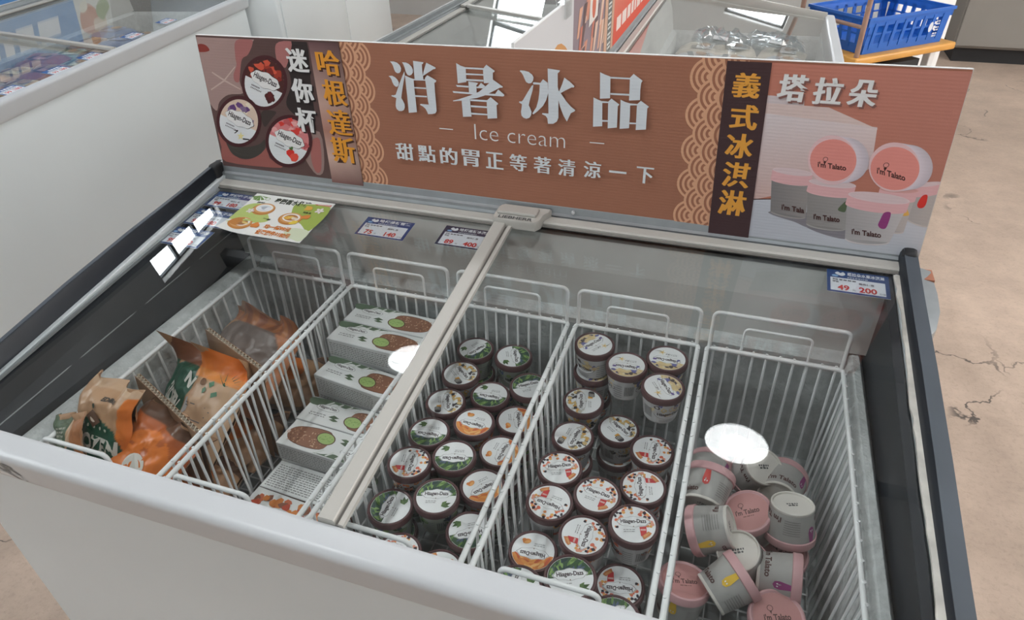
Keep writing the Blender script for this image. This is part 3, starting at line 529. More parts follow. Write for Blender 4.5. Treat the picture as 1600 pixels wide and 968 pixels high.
RP = {'left_top': (1.0411, 0.3078), 'left_bot': (1.0556, 0.0294), 'dark_tl': (0.9785, 0.3068), 'dark_bl': (0.9895, 0.0307), 'box_front': [(1.0414, 0.2316), (1.2014, 0.2241), (1.2089, 0.1629), (1.1859, 0.1393), (1.0562, 0.0911), (1.0444, 0.0896)], 'box_top': [(1.0404, 0.2473), (1.1303, 0.2477), (1.2035, 0.2212), (1.0421, 0.2277)], 'box_top2': [(1.0402, 0.2589), (1.0945, 0.2582), (1.0974, 0.2441), (1.0408, 0.2453)], 'floor': [(1.0423, 0.0905), (1.141, 0.0987), (1.3048, 0.12), (1.3318, 0.0935), (1.3341, 0.0022), (1.0441, -0.0037)], 'gapline': [(1.0432, 0.091), (1.0813, 0.0955), (1.0817, 0.0937), (1.0433, 0.0892)], 'shadows': [[(1.0816, 0.0724), (1.1334, 0.0795), (1.1429, 0.0529), (1.12, 0.059), (1.0868, 0.0661)], [(1.1396, 0.0595), (1.1979, 0.0655), (1.2057, 0.041), (1.1767, 0.0413), (1.1434, 0.0506)]], 'bodies': [[(1.073, 0.1281), (1.1294, 0.1261), (1.1358, 0.0683), (1.0812, 0.0724)], [(1.1295, 0.1151), (1.1937, 0.1143), (1.1982, 0.0563), (1.1388, 0.0582)], [(1.2705, 0.1241), (1.3078, 0.1331), (1.3104, 0.0772), (1.2776, 0.0859)], [(1.2302, 0.1146), (1.2796, 0.1167), (1.2801, 0.0637), (1.2542, 0.0645)], [(1.19, 0.1006), (1.2723, 0.0984), (1.2654, 0.0431), (1.201, 0.0403)]], 'lids': [[(1.0699, 0.1365), (1.0706, 0.1432), (1.0927, 0.1478), (1.1309, 0.1457), (1.1359, 0.1225), (1.0981, 0.1201), (1.0728, 0.1259)], [(1.1266, 0.1213), (1.1306, 0.1295), (1.1629, 0.1355), (1.2049, 0.1287), (1.2055, 0.1224), (1.1845, 0.1065), (1.1384, 0.1106), (1.1284, 0.1127)], [(1.2704, 0.1493), (1.2865, 0.1533), (1.3051, 0.1452), (1.307, 0.1329), (1.2888, 0.1275), (1.2699, 0.1325)], [(1.208, 0.127), (1.2138, 0.1362), (1.271, 0.1284), (1.2865, 0.1261), (1.2864, 0.1176), (1.2487, 0.1127), (1.2105, 0.1208)], [(1.1879, 0.1092), (1.1915, 0.1162), (1.2275, 0.1251), (1.2711, 0.122), (1.272, 0.0994), (1.2324, 0.0918), (1.1937, 0.0989)]], 'rolls': [[(1.1623, 0.2008), (1.1854, 0.193), (1.1976, 0.1761), (1.199, 0.1598), (1.1877, 0.1395), (1.1646, 0.1281), (1.1472, 0.156)], [(1.2457, 0.207), (1.2767, 0.1925), (1.2864, 0.1756), (1.2831, 0.1529), (1.2614, 0.1315), (1.2345, 0.1658)]], 'disc': [[(1.1527, 0.1682), (1.1862, 0.1718), (1.1439, 0.207)], [(1.2388, 0.1663), (1.2722, 0.17), (1.2285, 0.2043)]], 'discin': [[(1.1542, 0.1683), (1.1862, 0.1718), (1.1467, 0.2012)], [(1.2402, 0.1644), (1.2723, 0.168), (1.2312, 0.1977)]], 'drops': [[(1.1855, 0.1022), (1.189, 0.1049), (1.1909, 0.0873), (1.1836, 0.0863), (1.1793, 0.0902)], [(1.245, 0.0925), (1.2538, 0.0937), (1.2552, 0.0782), (1.2537, 0.0667), (1.2476, 0.0653), (1.2419, 0.0707), (1.2426, 0.0809)], [(1.2882, 0.1264), (1.2946, 0.1282), (1.2968, 0.1147), (1.2945, 0.1075), (1.2886, 0.1067), (1.2853, 0.1132)], [(1.2691, 0.1132), (1.2739, 0.1117), (1.2746, 0.1031), (1.2792, 0.0927), (1.2671, 0.0911), (1.268, 0.0978)]], 'texts': [[(1.0959, 0.0859), (1.0974, 0.0781), (1.1322, 0.0759)], [(1.1463, 0.0755), (1.148, 0.0676), (1.187, 0.0674)], [(1.207, 0.0576), (1.2089, 0.0497), (1.2518, 0.0492)], [(1.1335, 0.164), (1.1353, 0.1558), (1.176, 0.154)], [(1.2163, 0.1638), (1.2186, 0.1547), (1.2592, 0.147)]], 'cones': [[(1.1434, 0.1692), (1.1464, 0.1696)], [(1.2275, 0.1691), (1.2308, 0.1695)]]}
SEIG = {'l': [(0.366, 0.2732), (0.3813, 0.2741), (0.3811, 0.2197), (0.3794, 0.1622), (0.3783, 0.1015)], 'r': [(0.9224, 0.2794), (0.9248, 0.2217), (0.9272, 0.1619), (0.9295, 0.1033), (0.9317, 0.0466)]}
B3 = [('G', 0.504, -0.0365, 0.65, -118), ('G', 0.5803, -0.0365, 0.65, -65), ('C', 0.5025, -0.1077, 0.647, -40), ('G', 0.5687, -0.1339, 0.635, -177), ('G', 0.6298, -0.0968, 0.64, 35), ('C', 0.5025, -0.1789, 0.64, -65), ('O', 0.5672, -0.2086, 0.637, 178), ('O', 0.6297, -0.1706, 0.625, -68), ('G', 0.5025, -0.2501, 0.635, -174), ('N', 0.5025, -0.3247, 0.64, -78), ('G', 0.5655, -0.2915, 0.64, -165), ('O', 0.6274, -0.2466, 0.625, -94), ('O', 0.627, -0.3272, 0.63, -128), ('G', 0.5025, -0.396, 0.617, 91), ('G', 0.5681, -0.3684, 0.633, 17), ('G', 0.6325, -0.3988, 0.615, -148), ('N', 0.5418, -0.4554, 0.6, -14), ('O', 0.6121, -0.467, 0.605, 105)]
B4 = [('V', 0.7325, -0.0365, 0.712, 56), ('V', 0.7956, -0.0696, 0.707, -176), ('V', 0.8586, -0.0365, 0.71, -180), ('V', 0.8625, -0.1076, 0.707, -56), ('C', 0.7325, -0.1092, 0.642, 104), ('C', 0.7325, -0.1821, 0.628, -98), ('C', 0.8, -0.1317, 0.616, -36), ('N', 0.8625, -0.1756, 0.628, -88), ('N', 0.7325, -0.2635, 0.638, 24), ('N', 0.862, -0.2619, 0.638, 104), ('N', 0.8006, -0.3043, 0.646, -8), ('N', 0.7362, -0.3346, 0.642, 173), ('N', 0.7975, -0.3765, 0.642, -93), ('N', 0.8618, -0.346, 0.654, 17), ('O', 0.7325, -0.4057, 0.618, -174), ('G', 0.7325, -0.4774, 0.636, 94), ('G', 0.7972, -0.4477, 0.646, 23), ('N', 0.8572, -0.4039, 0.591, -168), ('G', 0.8625, -0.476, 0.626, 57)]
TAL = [([0.9583, -0.2003, 0.635], [0.129, 0.941, 0.314], 0), ([1.0136, -0.2506, 0.625], [-0.322, -0.165, 0.932], 0), ([1.0762, -0.2592, 0.6], [0.085, -0.263, -0.961], 0), ([0.9414, -0.303, 0.615], [-0.9, -0.084, -0.428], 75), ([1.0179, -0.1468, 0.585], [-0.276, 0.341, -0.899], 0), ([1.0698, -0.1402, 0.6], [0.201, 0.975, -0.099], 0), ([1.0213, -0.3097, 0.575], [0.281, 0.288, -0.916], 0), ([1.0194, -0.3501, 0.615], [0.731, 0.539, 0.417], 0), ([1.0932, -0.3297, 0.6], [0.993, -0.031, 0.117], 0), ([1.0732, -0.2687, 0.575], [-0.059, -0.176, 0.983], 0), ([0.9418, -0.3747, 0.6], [0.045, 0.198, 0.979], 0), ([0.9542, -0.1428, 0.59], [0.062, 0.988, -0.14], 0), ([1.0277, -0.2596, 0.57], [0.211, -0.179, 0.961], 0), ([1.0635, -0.3918, 0.6], [0.035, -0.208, 0.978], 0)]

# ---------------------------------------------------------------- printed banner standing on the back rail
def S(r, g, b, k=1.0):
    """a printed colour given as 8-bit screen values"""
    f = lambda c: (c / 12.92 if c <= 0.04045 else ((c + 0.055) / 1.055) ** 2.4)
    return tuple(min(0.9, f(x / 255.0) * k) for x in (r, g, b))
BK = 1.46
def C(r, g, b): return S(r, g, b, BK)
ban = thing('banner_board', 'long brown ice cream banner with big white characters on the near freezer back rail', 'banner', (-.10, .112, .8985))
BZ = .86 - .8985
mb = MB(); o2 = [(x, z + BZ) for x, z in OUT]
mb.add([(x, y, z) for y in (0.0, .006) for x, z in o2], [(0, 1, 2, 3), (4, 7, 6, 5), (0, 4, 5, 1), (1, 5, 6, 2), (2, 6, 7, 3), (3, 7, 4, 0)])
mb.build('board', M['board_edge'], ban)
P = Print(1.2e-5)
def inset(poly, d): 
    cx = sum(p[0] for p in poly) / len(poly); cz = sum(p[1] for p in poly) / len(poly)
    return [(x + (d if x < cx else -d), z + (d * .6 if z < cz else -d * .6)) for x, z in poly]
I = inset(OUT, .0012)
zt = lambda x: I[0][1] + (I[1][1] - I[0][1]) * (x - I[0][0]) / (I[1][0] - I[0][0])
zb = lambda x: I[3][1] + (I[2][1] - I[3][1]) * (x - I[3][0]) / (I[2][0] - I[3][0])
P.poly(I, C(146, 99, 79))
# wave pattern of concentric fans on both sides of the middle field
lx = lambda z: LP['right_edge'][1][0] + (LP['right_edge'][0][0] - LP['right_edge'][1][0]) * (z - LP['right_edge'][1][1]) / (LP['right_edge'][0][1] - LP['right_edge'][1][1])
def fans(peaks, sgn, edge, ncol):
    dz = [abs(peaks[i][1] - peaks[i + 1][1]) for i in range(len(peaks) - 1)]; d = sum(dz) / len(dz); r = d / 2
    cx0 = sum(p[0] for p in peaks) / len(peaks) - sgn * r; z0 = peaks[0][1]
    P.clip = (min(edge, cx0 + sgn * r * 1.1), max(zb(cx0), zb(edge)) , max(edge, cx0 + sgn * r * 1.1), min(zt(cx0), zt(edge)))
    lt, dk = C(196, 150, 120), C(146, 97, 76)
    for c in range(ncol):
        base = P.k
        for i in range(-2, 7):
            z = z0 - d * i - (r if c % 2 else 0)
            for j, f in enumerate((1, .86, .72, .58, .44, .30, .16)):
                cx = cx0 - sgn * c * r * .5
                P.ell(cx, z, r * f, r * f, lt if j % 2 == 0 else dk, l=base + 1 + j, n=32)
    P.clip = None
fans(SEIG['l'][1:], 1, LP['right_edge'][1][0] - .03, 6)
fans(SEIG['r'], -1, RP['dark_bl'][0] + .02, 6)
# picture at the near end: hands holding three tubs over pale cloth
e0 = LP['right_edge']; sl = LP['strip_left']
pic = [(I[0][0], zt(I[0][0])), (e0[0][0], zt(e0[0][0])), (e0[1][0], zb(e0[1][0])), (I[3][0], zb(I[3][0]))]
P.poly(pic, C(84, 64, 62))
def inpic(pts):
    """keeps a traced patch inside the picture field"""
    lo = P.clip; q = []
    for x, z in pts:
        x = max(x, I[3][0] + (I[0][0] - I[3][0]) * max(0, min(1, (z - zb(x)) / (zt(x) - zb(x)))) + .0005); q.append((x, min(max(z, zb(x) + .0003), zt(x) - .003)))
    return q
P.poly(inpic(soft(LP['fab'])), C(150, 126, 122))
for k in ('fold1', 'fold2'): P.poly(inpic(LP[k]), C(176, 156, 150))
P.poly(inpic(soft(LP['red'])), C(122, 50, 44))
P.poly(inpic(soft(LP['shadow3'])), C(45, 38, 38))
P.poly(inpic(soft(LP['fing1'])), C(150, 96, 94)); P.poly(inpic(soft(LP['fing2'])), C(156, 102, 100))
P.poly(inpic(soft(LP['hand3'])), C(140, 84, 78)); P.poly(inpic(soft(LP['shadow1'])), C(62, 58, 54)); P.poly(inpic(soft(LP['shadow2'])), C(60, 50, 48))
P.poly(inpic(soft(LP['leg'])), C(134, 112, 108)); P.poly(inpic(soft(LP['fing4'])), C(150, 92, 88))
def pic_tub(c, a, b, kind):
    P.ell3(c, a, b, C(66, 32, 36)); k = P.k
    P.ell3(c, a, b, C(200, 203, 210), s=.86)
    ax = ((a[0] - c[0]), (a[1] - c[1])); bx = ((b[0] - c[0]), (b[1] - c[1]))
    def q(u, v):                       # design coordinates turned on the tilted tub
        t = math.radians(-22); u, v = u * math.cos(t) - v * math.sin(t), u * math.sin(t) + v * math.cos(t)
        return (c[0] + ax[0] * u + bx[0] * v, c[1] + ax[1] * u + bx[1] * v)
    top = {'berry': C(70, 36, 34), 'vanilla': C(196, 176, 160), 'straw': C(190, 116, 118)}[kind]
    P.poly([q(.86 * math.cos(t), .86 * math.sin(t)) for t in [math.radians(-2 + 184 * i / 24) for i in range(25)]], top)
    r = random.Random(kind)
    cs = {'berry': [C(150, 54, 40), C(120, 40, 34), C(190, 80, 60)], 'vanilla': [C(120, 100, 130), C(90, 60, 110), C(210, 196, 180)], 'straw': [C(206, 150, 150), C(170, 80, 84), C(196, 60, 54)]}[kind]
    for i in range(12):
        t = math.radians(8 + 164 * r.random()); d = .45 + .32 * r.random(); u, v = d * math.cos(t), d * math.sin(t)
        P.poly([q(u + x, v + z) for x, z in blob(0, 0, .08 + .05 * r.random(), i, 8, .5, 1.5)], cs[i % 3])
    oval = [q(.66 * math.cos(t) * (1 + .03 * math.cos(8 * t)), .12 + .27 * math.sin(t) * (1 + .08 * math.cos(8 * t))) for t in [2 * PI * i / 48 for i in range(48)]]
    P.poly([(c[0] + .18 * (b[0] - c[0]) * .12 + (x - c[0]) * 1.02, c[1] + (z - c[1]) * 1.03 - .0004) for x, z in oval], C(40, 34, 38)); P.poly(oval, C(208, 210, 216))
    vs, fs, g0, g1, h0, h1 = glyph('Häagen-Dazs', .022); P.k += 1
    P.raw([q(-.53 + 1.06 * (x - g0) / (g1 - g0), .0 + .26 * (y - h0) / (h1 - h0)) for x, y in vs], fs, C(34, 22, 28), P.k)
    for i, (w0, w1) in enumerate(((-.5, -.1), (-.5, .02))):
        P.k += 1
        for j in range(8):
            u = w0 + (w1 - w0) * j / 8; P.raw([q(u, -.26 - .1 * i), q(u + .035, -.26 - .1 * i), q(u + .035, -.215 - .1 * i), q(u, -.215 - .1 * i)], [(0, 1, 2, 3)], C(90, 84, 90), P.k)
    if kind == 'berry':
        for i in range(7): P.poly([q(.42 + x, -.38 + z) for x, z in blob(.12 * math.cos(i * 2.4), .1 * math.sin(i * 2.4), .11, i)], C(52 + 6 * i, 34, 36))
    elif kind == 'vanilla':
        P.poly([q(.3 + (.17 if i % 2 else .07) * math.cos(i * PI / 5), -.48 + (.17 if i % 2 else .07) * math.sin(i * PI / 5)) for i in range(10)], C(222, 196, 140))
        P.poly([q(.42, -.52), q(.7, -.44), q(.72, -.48), q(.45, -.57)], C(30, 26, 26)); P.poly([q(-.1, -.38), q(.1, -.3), q(.12, -.34), q(.02, -.48), q(-.02, -.48), q(.05, -.37)], C(30, 26, 26))
    else:
        P.poly([q(.25 + x, -.36 + z) for x, z in blob(0, 0, .17, 3, 10, .2)], C(196, 50, 44)); P.poly([q(.46 + x, -.47 + z) for x, z in blob(0, 0, .17, 5, 10, .2)], C(206, 76, 62)); P.poly([q(.2 + x, -.2 + z) for x, z in blob(0, 0, .07, 5, 8, .6)], C(70, 100, 56))
for tr_, kd in zip(LP['cups'], ('berry', 'vanilla', 'straw')): pic_tub(*tr_, kd)
# blurred strip behind the orange characters: a row of vertex colours
st = [(sl[0], e0[0]), (sl[1], e0[1])]; cols = [C(96, 70, 72), C(140, 112, 106), C(168, 138, 128), C(150, 108, 96), C(178, 150, 140), C(110, 78, 76)]
P.k += 1; n = len(cols); vs = []; cc = []; fs = []
for i in range(n):
    t = i / (n - 1)
    for s_ in (0, .5, 1):
        a = (sl[0][0] + (sl[1][0] - sl[0][0]) * t, 0); b = (e0[0][0] + (e0[1][0] - e0[0][0]) * t, 0); x = a[0] + (b[0] - a[0]) * s_
        z = zt(x) - .003 + (zb(x) - zt(x) + .003) * t; vs.append((x, z)); cc.append(tuple(v * (1.12 if s_ == 0 else 1.0 if s_ == .5 else .8) for v in cols[i]))
for i in range(n - 1):
    for j in range(2): fs.append((i * 3 + j, i * 3 + j + 1, i * 3 + 4 + j, i * 3 + 3 + j))
P.raw(vs, fs, cc, P.k)
def song(items, col, shadow=None, bold=-.012, smear=.03, kx=.93, kz=.93):
    k0 = P.k + 1
    for ch, x, z, w, h in items:
        if shadow: P.text(ch, x - w * kx / 2 + .0028, z - h * kz / 2 - .0028, x + w * kx / 2 + .0028, z + h * kz / 2 - .0028, shadow, bold=max(bold, .012), smear=smear, l=k0)
    k1 = P.k + 1
    for ch, x, z, w, h in items:
        if ch == '一': h = h * .13
        P.text(ch, x - w * kx / 2, z - h * kz / 2, x + w * kx / 2, z + h * kz / 2, col, bold=bold, smear=smear, l=k1)
song(MINI, C(212, 212, 216), C(34, 28, 30), bold=.016, smear=.028); song(HGDS, C(226, 140, 48), C(64, 40, 34), bold=.003, smear=.032)
# picture at the far end: tubs on a pale plinth before a tan wall
dk = [RP['dark_tl'], RP['left_top'], RP['left_bot'], RP['dark_bl']]
top = lambda p: (p[0], zt(p[0]) - .002); bot = lambda p: (p[0], zb(p[0]) + .0006)
fld = [top(RP['left_top']), (I[1][0], zt(I[1][0]) - .002), (I[2][0], zb(I[2][0])), bot(RP['left_bot'])]
P.k += 1; P.raw(fld, [(0, 1, 2, 3)], [C(176, 114, 98), C(172, 116, 104), C(162, 106, 90), C(166, 106, 88)], P.k)
def clampr(pts):
    q = []
    for x, z in pts:
        z = min(max(z, zb(x) + .0004), zt(x) - .002); t = (z - zb(x)) / (zt(x) - zb(x))
        q.append((min(max(x, bot(RP['left_bot'])[0] + (top(RP['left_top'])[0] - bot(RP['left_bot'])[0]) * t), I[2][0] + (I[1][0] - I[2][0]) * t), z))
    return q
def grad(pts, cols): P.k += 1; P.raw(pts, tessellate_polygon([[Vector((p[0], p[1], 0)) for p in pts]]), cols, P.k)
P.poly(clampr(RP['box_top2']), C(190, 178, 180)); P.poly(clampr(RP['box_top']), C(196, 176, 172))
grad(clampr(RP['box_front']), [C(196, 186, 188), C(200, 184, 184), C(190, 166, 164), C(188, 158, 154), C(186, 150, 142), C(188, 158, 152)])
grad(clampr(RP['floor']), [C(176, 178, 186), C(184, 182, 188), C(188, 178, 180), C(184, 182, 188), C(176, 178, 184), C(170, 172, 180)])
P.poly(clampr(RP['gapline']), C(70, 52, 50))
for s_ in RP['shadows']: P.poly(clampr(soft(s_)), C(120, 116, 122))
pk, pkd = C(206, 164, 166), C(190, 138, 140)
def body(q, base, lt):
    grad(clampr(q), [base, lt, lt, base])
def elp(c, a, b, s=1.0, n=36): return [(c[0] + s * (a[0] * math.cos(t) + b[0] * math.sin(t)), c[1] + s * (a[1] * math.cos(t) + b[1] * math.sin(t))) for t in [2 * PI * i / n for i in range(n)]]
def pcup(q, base, lt, lidc, topc, lh=.0165):
    tl, tr_, br_, bl_ = q; c = ((tl[0] + tr_[0]) / 2, (tl[1] + tr_[1]) / 2); ax = ((tr_[0] - tl[0]) / 2, (tr_[1] - tl[1]) / 2); w = math.hypot(*ax)
    c2 = ((bl_[0] + br_[0]) / 2, (bl_[1] + br_[1]) / 2); a2 = ((br_[0] - bl_[0]) / 2, (br_[1] - bl_[1]) / 2); bz = (0, .20 * w)
    P.poly(clampr(elp(c2, a2, bz, 1.0)), tuple(v * 1.15 for v in lt)); P.poly(clampr(elp((c2[0], c2[1] + .0022), a2, bz, .985)), base)
    body(q, base, lt)
    ax = (ax[0] * 1.06, ax[1] * 1.06); P.poly(clampr(elp(c, ax, bz)), lidc)
    up = (c[0], c[1] + lh); P.poly(clampr([(c[0] - ax[0], c[1] - ax[1]), (c[0] + ax[0], c[1] + ax[1]), (up[0] + ax[0], up[1] + ax[1]), (up[0] - ax[0], up[1] - ax[1])]), lidc)
    P.poly(clampr(elp(up, ax, bz)), topc); P.poly(clampr(elp(up, ax, bz, .93)), tuple(v * .93 for v in topc))
LD1, TP1 = C(204, 160, 162), C(212, 184, 186)
pcup(RP['bodies'][0], C(118, 114, 114), C(138, 132, 130), LD1, TP1)
pcup(RP['bodies'][2], C(160, 152, 150), C(170, 162, 158), LD1, TP1)
P.poly(clampr(soft(RP['drops'][2])), C(196, 52, 46))
pcup(RP['bodies'][3], C(160, 152, 150), C(174, 164, 160), LD1, C(200, 150, 146))
P.poly(clampr(soft(RP['drops'][3])), C(226, 160, 84))
pcup(RP['bodies'][1], C(130, 126, 124), C(142, 138, 136), LD1, TP1)
P.poly(clampr(soft(RP['drops'][0])), C(80, 92, 70))
pcup(RP['bodies'][4], C(152, 148, 148), C(178, 172, 172), LD1, TP1)
P.poly(clampr(soft(RP['drops'][1])), C(134, 58, 112))
for d in RP['disc']:
    ax = (d[1][0] - d[0][0], d[1][1] - d[0][1]); bx = (d[2][0] - d[0][0], d[2][1] - d[0][1])
    for i in range(9): t = 1 - i / 9; P.poly(clampr(elp((d[0][0] + .020 * t, d[0][1] + .002 * t), ax, bx, 1 - .10 * t)), C(int(178 + 26 * (1 - t)), int(168 + 24 * (1 - t)), int(176 + 24 * (1 - t))))
br = C(64, 36, 34)
for (d, di) in zip(RP['disc'], RP['discin']):
    P.ell3(*d, C(214, 174, 176)); P.ell3(*di, C(206, 132, 124), s=1.0)
for i, q in enumerate(RP['texts']):
    a, b, c = q; P.k += 1; vs, fs, g0, g1, h0, h1 = glyph("i'm Tala" if i == 0 else "i'm Talato", .03)
    ex = ((c[0] - b[0]), (c[1] - b[1])); ez = ((a[0] - b[0]), (a[1] - b[1])); ln = math.hypot(*ex); 
    sc = 1.25 if i < 3 else 1.1
    P.raw([(b[0] + ex[0] * (x - g0) / (g1 - g0) + ez[0] * sc * (y - h0) / (h1 - h0), b[1] + ex[1] * (x - g0) / (g1 - g0) + ez[1] * sc * (y - h0) / (h1 - h0)) for x, y in vs], fs, br, P.k)
for q in RP['cones']:
    c = q[0]; r = abs(q[1][0] - q[0][0]) * 1.2
    P.ell(c[0], c[1], r, r, br, n=16); P.ell(c[0], c[1], r * .8, r * .8, C(204, 136, 130), n=16); P.poly([(c[0] - r * .6, c[1] - r), (c[0] + r * .6, c[1] - r), (c[0] + r * .1, c[1] - 2.6 * r)], br)
P.poly([top(dk[0]), top(dk[1]), bot(dk[2]), bot(dk[3])], C(62, 44, 46))
song(GEL, C(226, 146, 62), bold=.014, smear=.026); song(TLD, C(216, 210, 214), C(120, 84, 78), bold=.016, smear=.028)
# middle field lettering
gk = P.k + 1
for gi, g in enumerate(GLYPH): P.poly(g, C(196, 201, 212), l=gk + gi % 17)
song(SUB, C(200, 204, 214), bold=.003, smear=.030)
a, b, c = ICE; P.text('Ice cream', b[0], min(b[1], c[1]) - .001, c[0], a[1] + .001, C(208, 210, 216), bold=-.016)
for d in DASH: P.poly(d, C(208, 210, 216))
P.build('banner_print', M['banner'], lambda x, z, k: (x, -.0003 - k, z + BZ), ban)

# ---------------------------------------------------------------- freezers further back
left, ll = freezer('long white chest freezer with blue price cards, across the aisle from the near freezer', -1.0, 1.685, [.585], (-1.917, .461, 0), math.radians(100.7))
mid, ml = freezer('chest freezer with dark end rail directly behind the banner, beside the red board', .78, 2.45, [1.55], (-.16, .25, 0), PI / 2)
far, fl_ = freezer('chest freezer with pale frame behind the banner, next to the blue crate', -.05, 2.04, [.42], (.607, .25, 0), PI / 2, end='pale')
wht = thing('storage_cabinet', 'plain white storage cabinet beyond the freezer with blue price cards', 'cabinet', (-1.5, 2.27, 0), (0, 0, math.radians(10.7)))
mb = MB(); mb.rbox(-.70, 0, 0, 1.9, .08, 1.25, .014, seg=3); mb.build('carcass', M['body'], wht, 40)
for a, b in ((.03, .95), (.96, 1.88)):
    mb = MB(); mb.rbox(-.002, .010, a, b, .10, 1.22, .004); d = mb.build('door', M['body'], wht, 40)
    mb = MB(); mb.tube([(.010, b - .05 if a < .5 else a + .05, .95), (.03, b - .05 if a < .5 else a + .05, .97), (.03, b - .05 if a < .5 else a + .05, 1.12), (.010, b - .05 if a < .5 else a + .05, 1.14)], .006, 8); mb.build('handle', M['alu'], d, 60)
mb = MB(); mb.box(-.68, -.02, .02, 1.88, 0, .08); mb.build('plinth', M['black'], wht)

def board_at(name, label, cat, loc, rot, w, h, draw):
    t = thing(name, label, cat, loc, (0, 0, rot))
    mb = MB(); mb.box(0, w, 0, .006, 0, h); mb.build('board', M['board_edge'], t)
    p = Print(4e-5); draw(p); p.build('banner_print', M['matte'], lambda x, z, k: (x, -.0003 - k, z), t)
    return t
def left_banner(p):
    w, h = 2.3, .28
    p.rect(.002, .002, w - .002, h - .002, (.10, .25, .52))
    p.lines(1.05, .19, 1.75, .235, 1, (.60, .66, .74), 2, .8); p.lines(1.0, .055, 1.9, .15, 1, (.66, .70, .76), 9, .85)
    p.poly([(2.02, .002), (w - .002, .002), (w - .002, h - .002), (2.06, h - .002)], (.58, .58, .56))
    for i, (x, z, r, c) in enumerate(((2.12, .12, .07, (.48, .20, .12)), (2.2, .17, .06, (.62, .50, .40)), (2.23, .09, .05, (.30, .36, .18)), (2.15, .22, .04, (.56, .34, .22)), (2.09, .05, .03, (.66, .62, .52)))): p.poly(soft([(x + u, z + v) for u, v in blob(0, 0, r, i, 8, .2)]), c)
lo = Matrix.Rotation(math.radians(100.7), 3, 'Z') @ Vector((-.70, .112, 0))
board_at('banner_board', 'blue banner board with white letters on the back rail of the long freezer', 'banner', (-1.917 + lo.x, .461 + lo.y, .8985), math.radians(100.7), 2.3, .28, left_banner)
def red_banner(p):
    w, h = 1.86, .235
    p.rect(.002, .002, w - .002, h - .002, (.56, .55, .56))
    p.poly(soft([(.10, .002), (.16, .10), (.30, .16), (.42, .10), (.44, .002)]), (.55, .27, .10)); p.ell(.12, .05, .022, .022, (.55, .12, .09)); p.ell(.24, .05, .022, .022, (.55, .12, .09))
    p.rect(.44, .002, .80, h - .002, (.26, .20, .22))
    q = random.Random(4)
    for i in range(26):
        x = .46 + .32 * q.random(); z = .01 + .19 * q.random(); L = .05 + .06 * q.random(); p.poly([(x, z), (x + .02, z), (min(.80, x + .03 + L * .4), min(h - .004, z + L)), (x + L * .35, min(h - .004, z + L))], [(.58, .26, .18), (.62, .34, .24), (.50, .18, .13), (.66, .46, .36), (.14, .09, .09)][i % 5])
    p.poly([(.60, .13), (.70, .14), (.71, .215), (.61, .20)], (.68, .64, .60)); p.ell(.655, .172, .022, .03, (.56, .16, .10))
    p.rect(.80, .002, .93, h - .002, (.56, .34, .24)); p.rect(.84, .002, .90, h - .002, (.15, .15, .14))
    for i in range(8): z = .012 + i * .028; p.lines(.85, z, .89, z + .022, 2, (.72, .72, .70), 10 + i, .55)
    p.raw([(.93, .002), (w - .002, .002), (w - .002, h - .002), (.93, h - .002)], [(0, 1, 2, 3)], [(.60, .085, .05), (.62, .09, .055), (.60, .15, .11), (.62, .25, .18)], p.layer(None))
    p.lines(.98, .035, 1.62, .085, 1, (.72, .60, .56), 6, .8); p.lines(1.10, .14, 1.55, .20, 1, (.74, .66, .62), 7, .85)
red = board_at('banner_board', 'red and orange printed board standing on the rail between the two rear freezers', 'banner', (.495, .26, .8985), PI / 2, 1.86, .235, red_banner)
for i, (y, lb) in enumerate(((.62, 'clear plastic clip on the red board, nearer the banner'), (1.02, 'clear plastic clip on the red board, farther from the banner'))):
    t = thing('board_clip', lb, 'clip', (.495, y, .8985 + .205)); t['group'] = 'clips on the red board'
    mb = MB(); mb.sweep([[(.0055, yy, 0), (.0095, yy, 0), (.0095, yy, .035), (-.0095, yy, .035), (-.0095, yy, -.02), (-.0070, yy, -.02), (-.0070, yy, .031), (.0055, yy, .031)] for yy in (-.025, .025)]); mb.build('clip_body', M['clear'], t)
    mb = MB(); mb.tube([(-.012, 0, .02), (-.02, 0, .055), (-.01, 0, .08), (.01, 0, .08)], .006, 8); mb.build('clip_ring', M['clear'], t, 60)

# packs lying in the freezers
def pack_mesh(seed, w=.15, d=.19, h=.05):
    bm = bmesh.new(); bmesh.ops.create_grid(bm, x_segments=9, y_segments=11, size=1); q = random.Random(seed); vs = [v.co.copy() for v in bm.verts]; bm.free()
    n = 10; m = 12; V = []; F = []; ph = [q.uniform(0, 6) for _ in range(4)]
    for s in (1, -1):
        for j in range(m):
            for i in range(n):
                u, v = -1 + 2 * i / (n - 1), -1 + 2 * j / (m - 1)
                th = max(0, 1 - abs(u) ** 2.5) ** .6 * max(0, 1 - abs(v) ** 3) ** .6
                V.append((u * w / 2 * (1 - .05 * v * v), v * d / 2, h * .5 + s * h / 2 * th + s * .004 * th * (math.sin(5 * u + ph[0]) + math.sin(6 * v + ph[1]) + math.sin(9 * u * v + ph[2]))))
        o = 0 if s == 1 else n * m
        for j in range(m - 1):
            for i in range(n - 1): F.append((o + j * n + i, o + j * n + i + 1, o + (j + 1) * n + i + 1, o + (j + 1) * n + i))
    return V, F
PK = [pack_mesh(s) for s in range(3)]
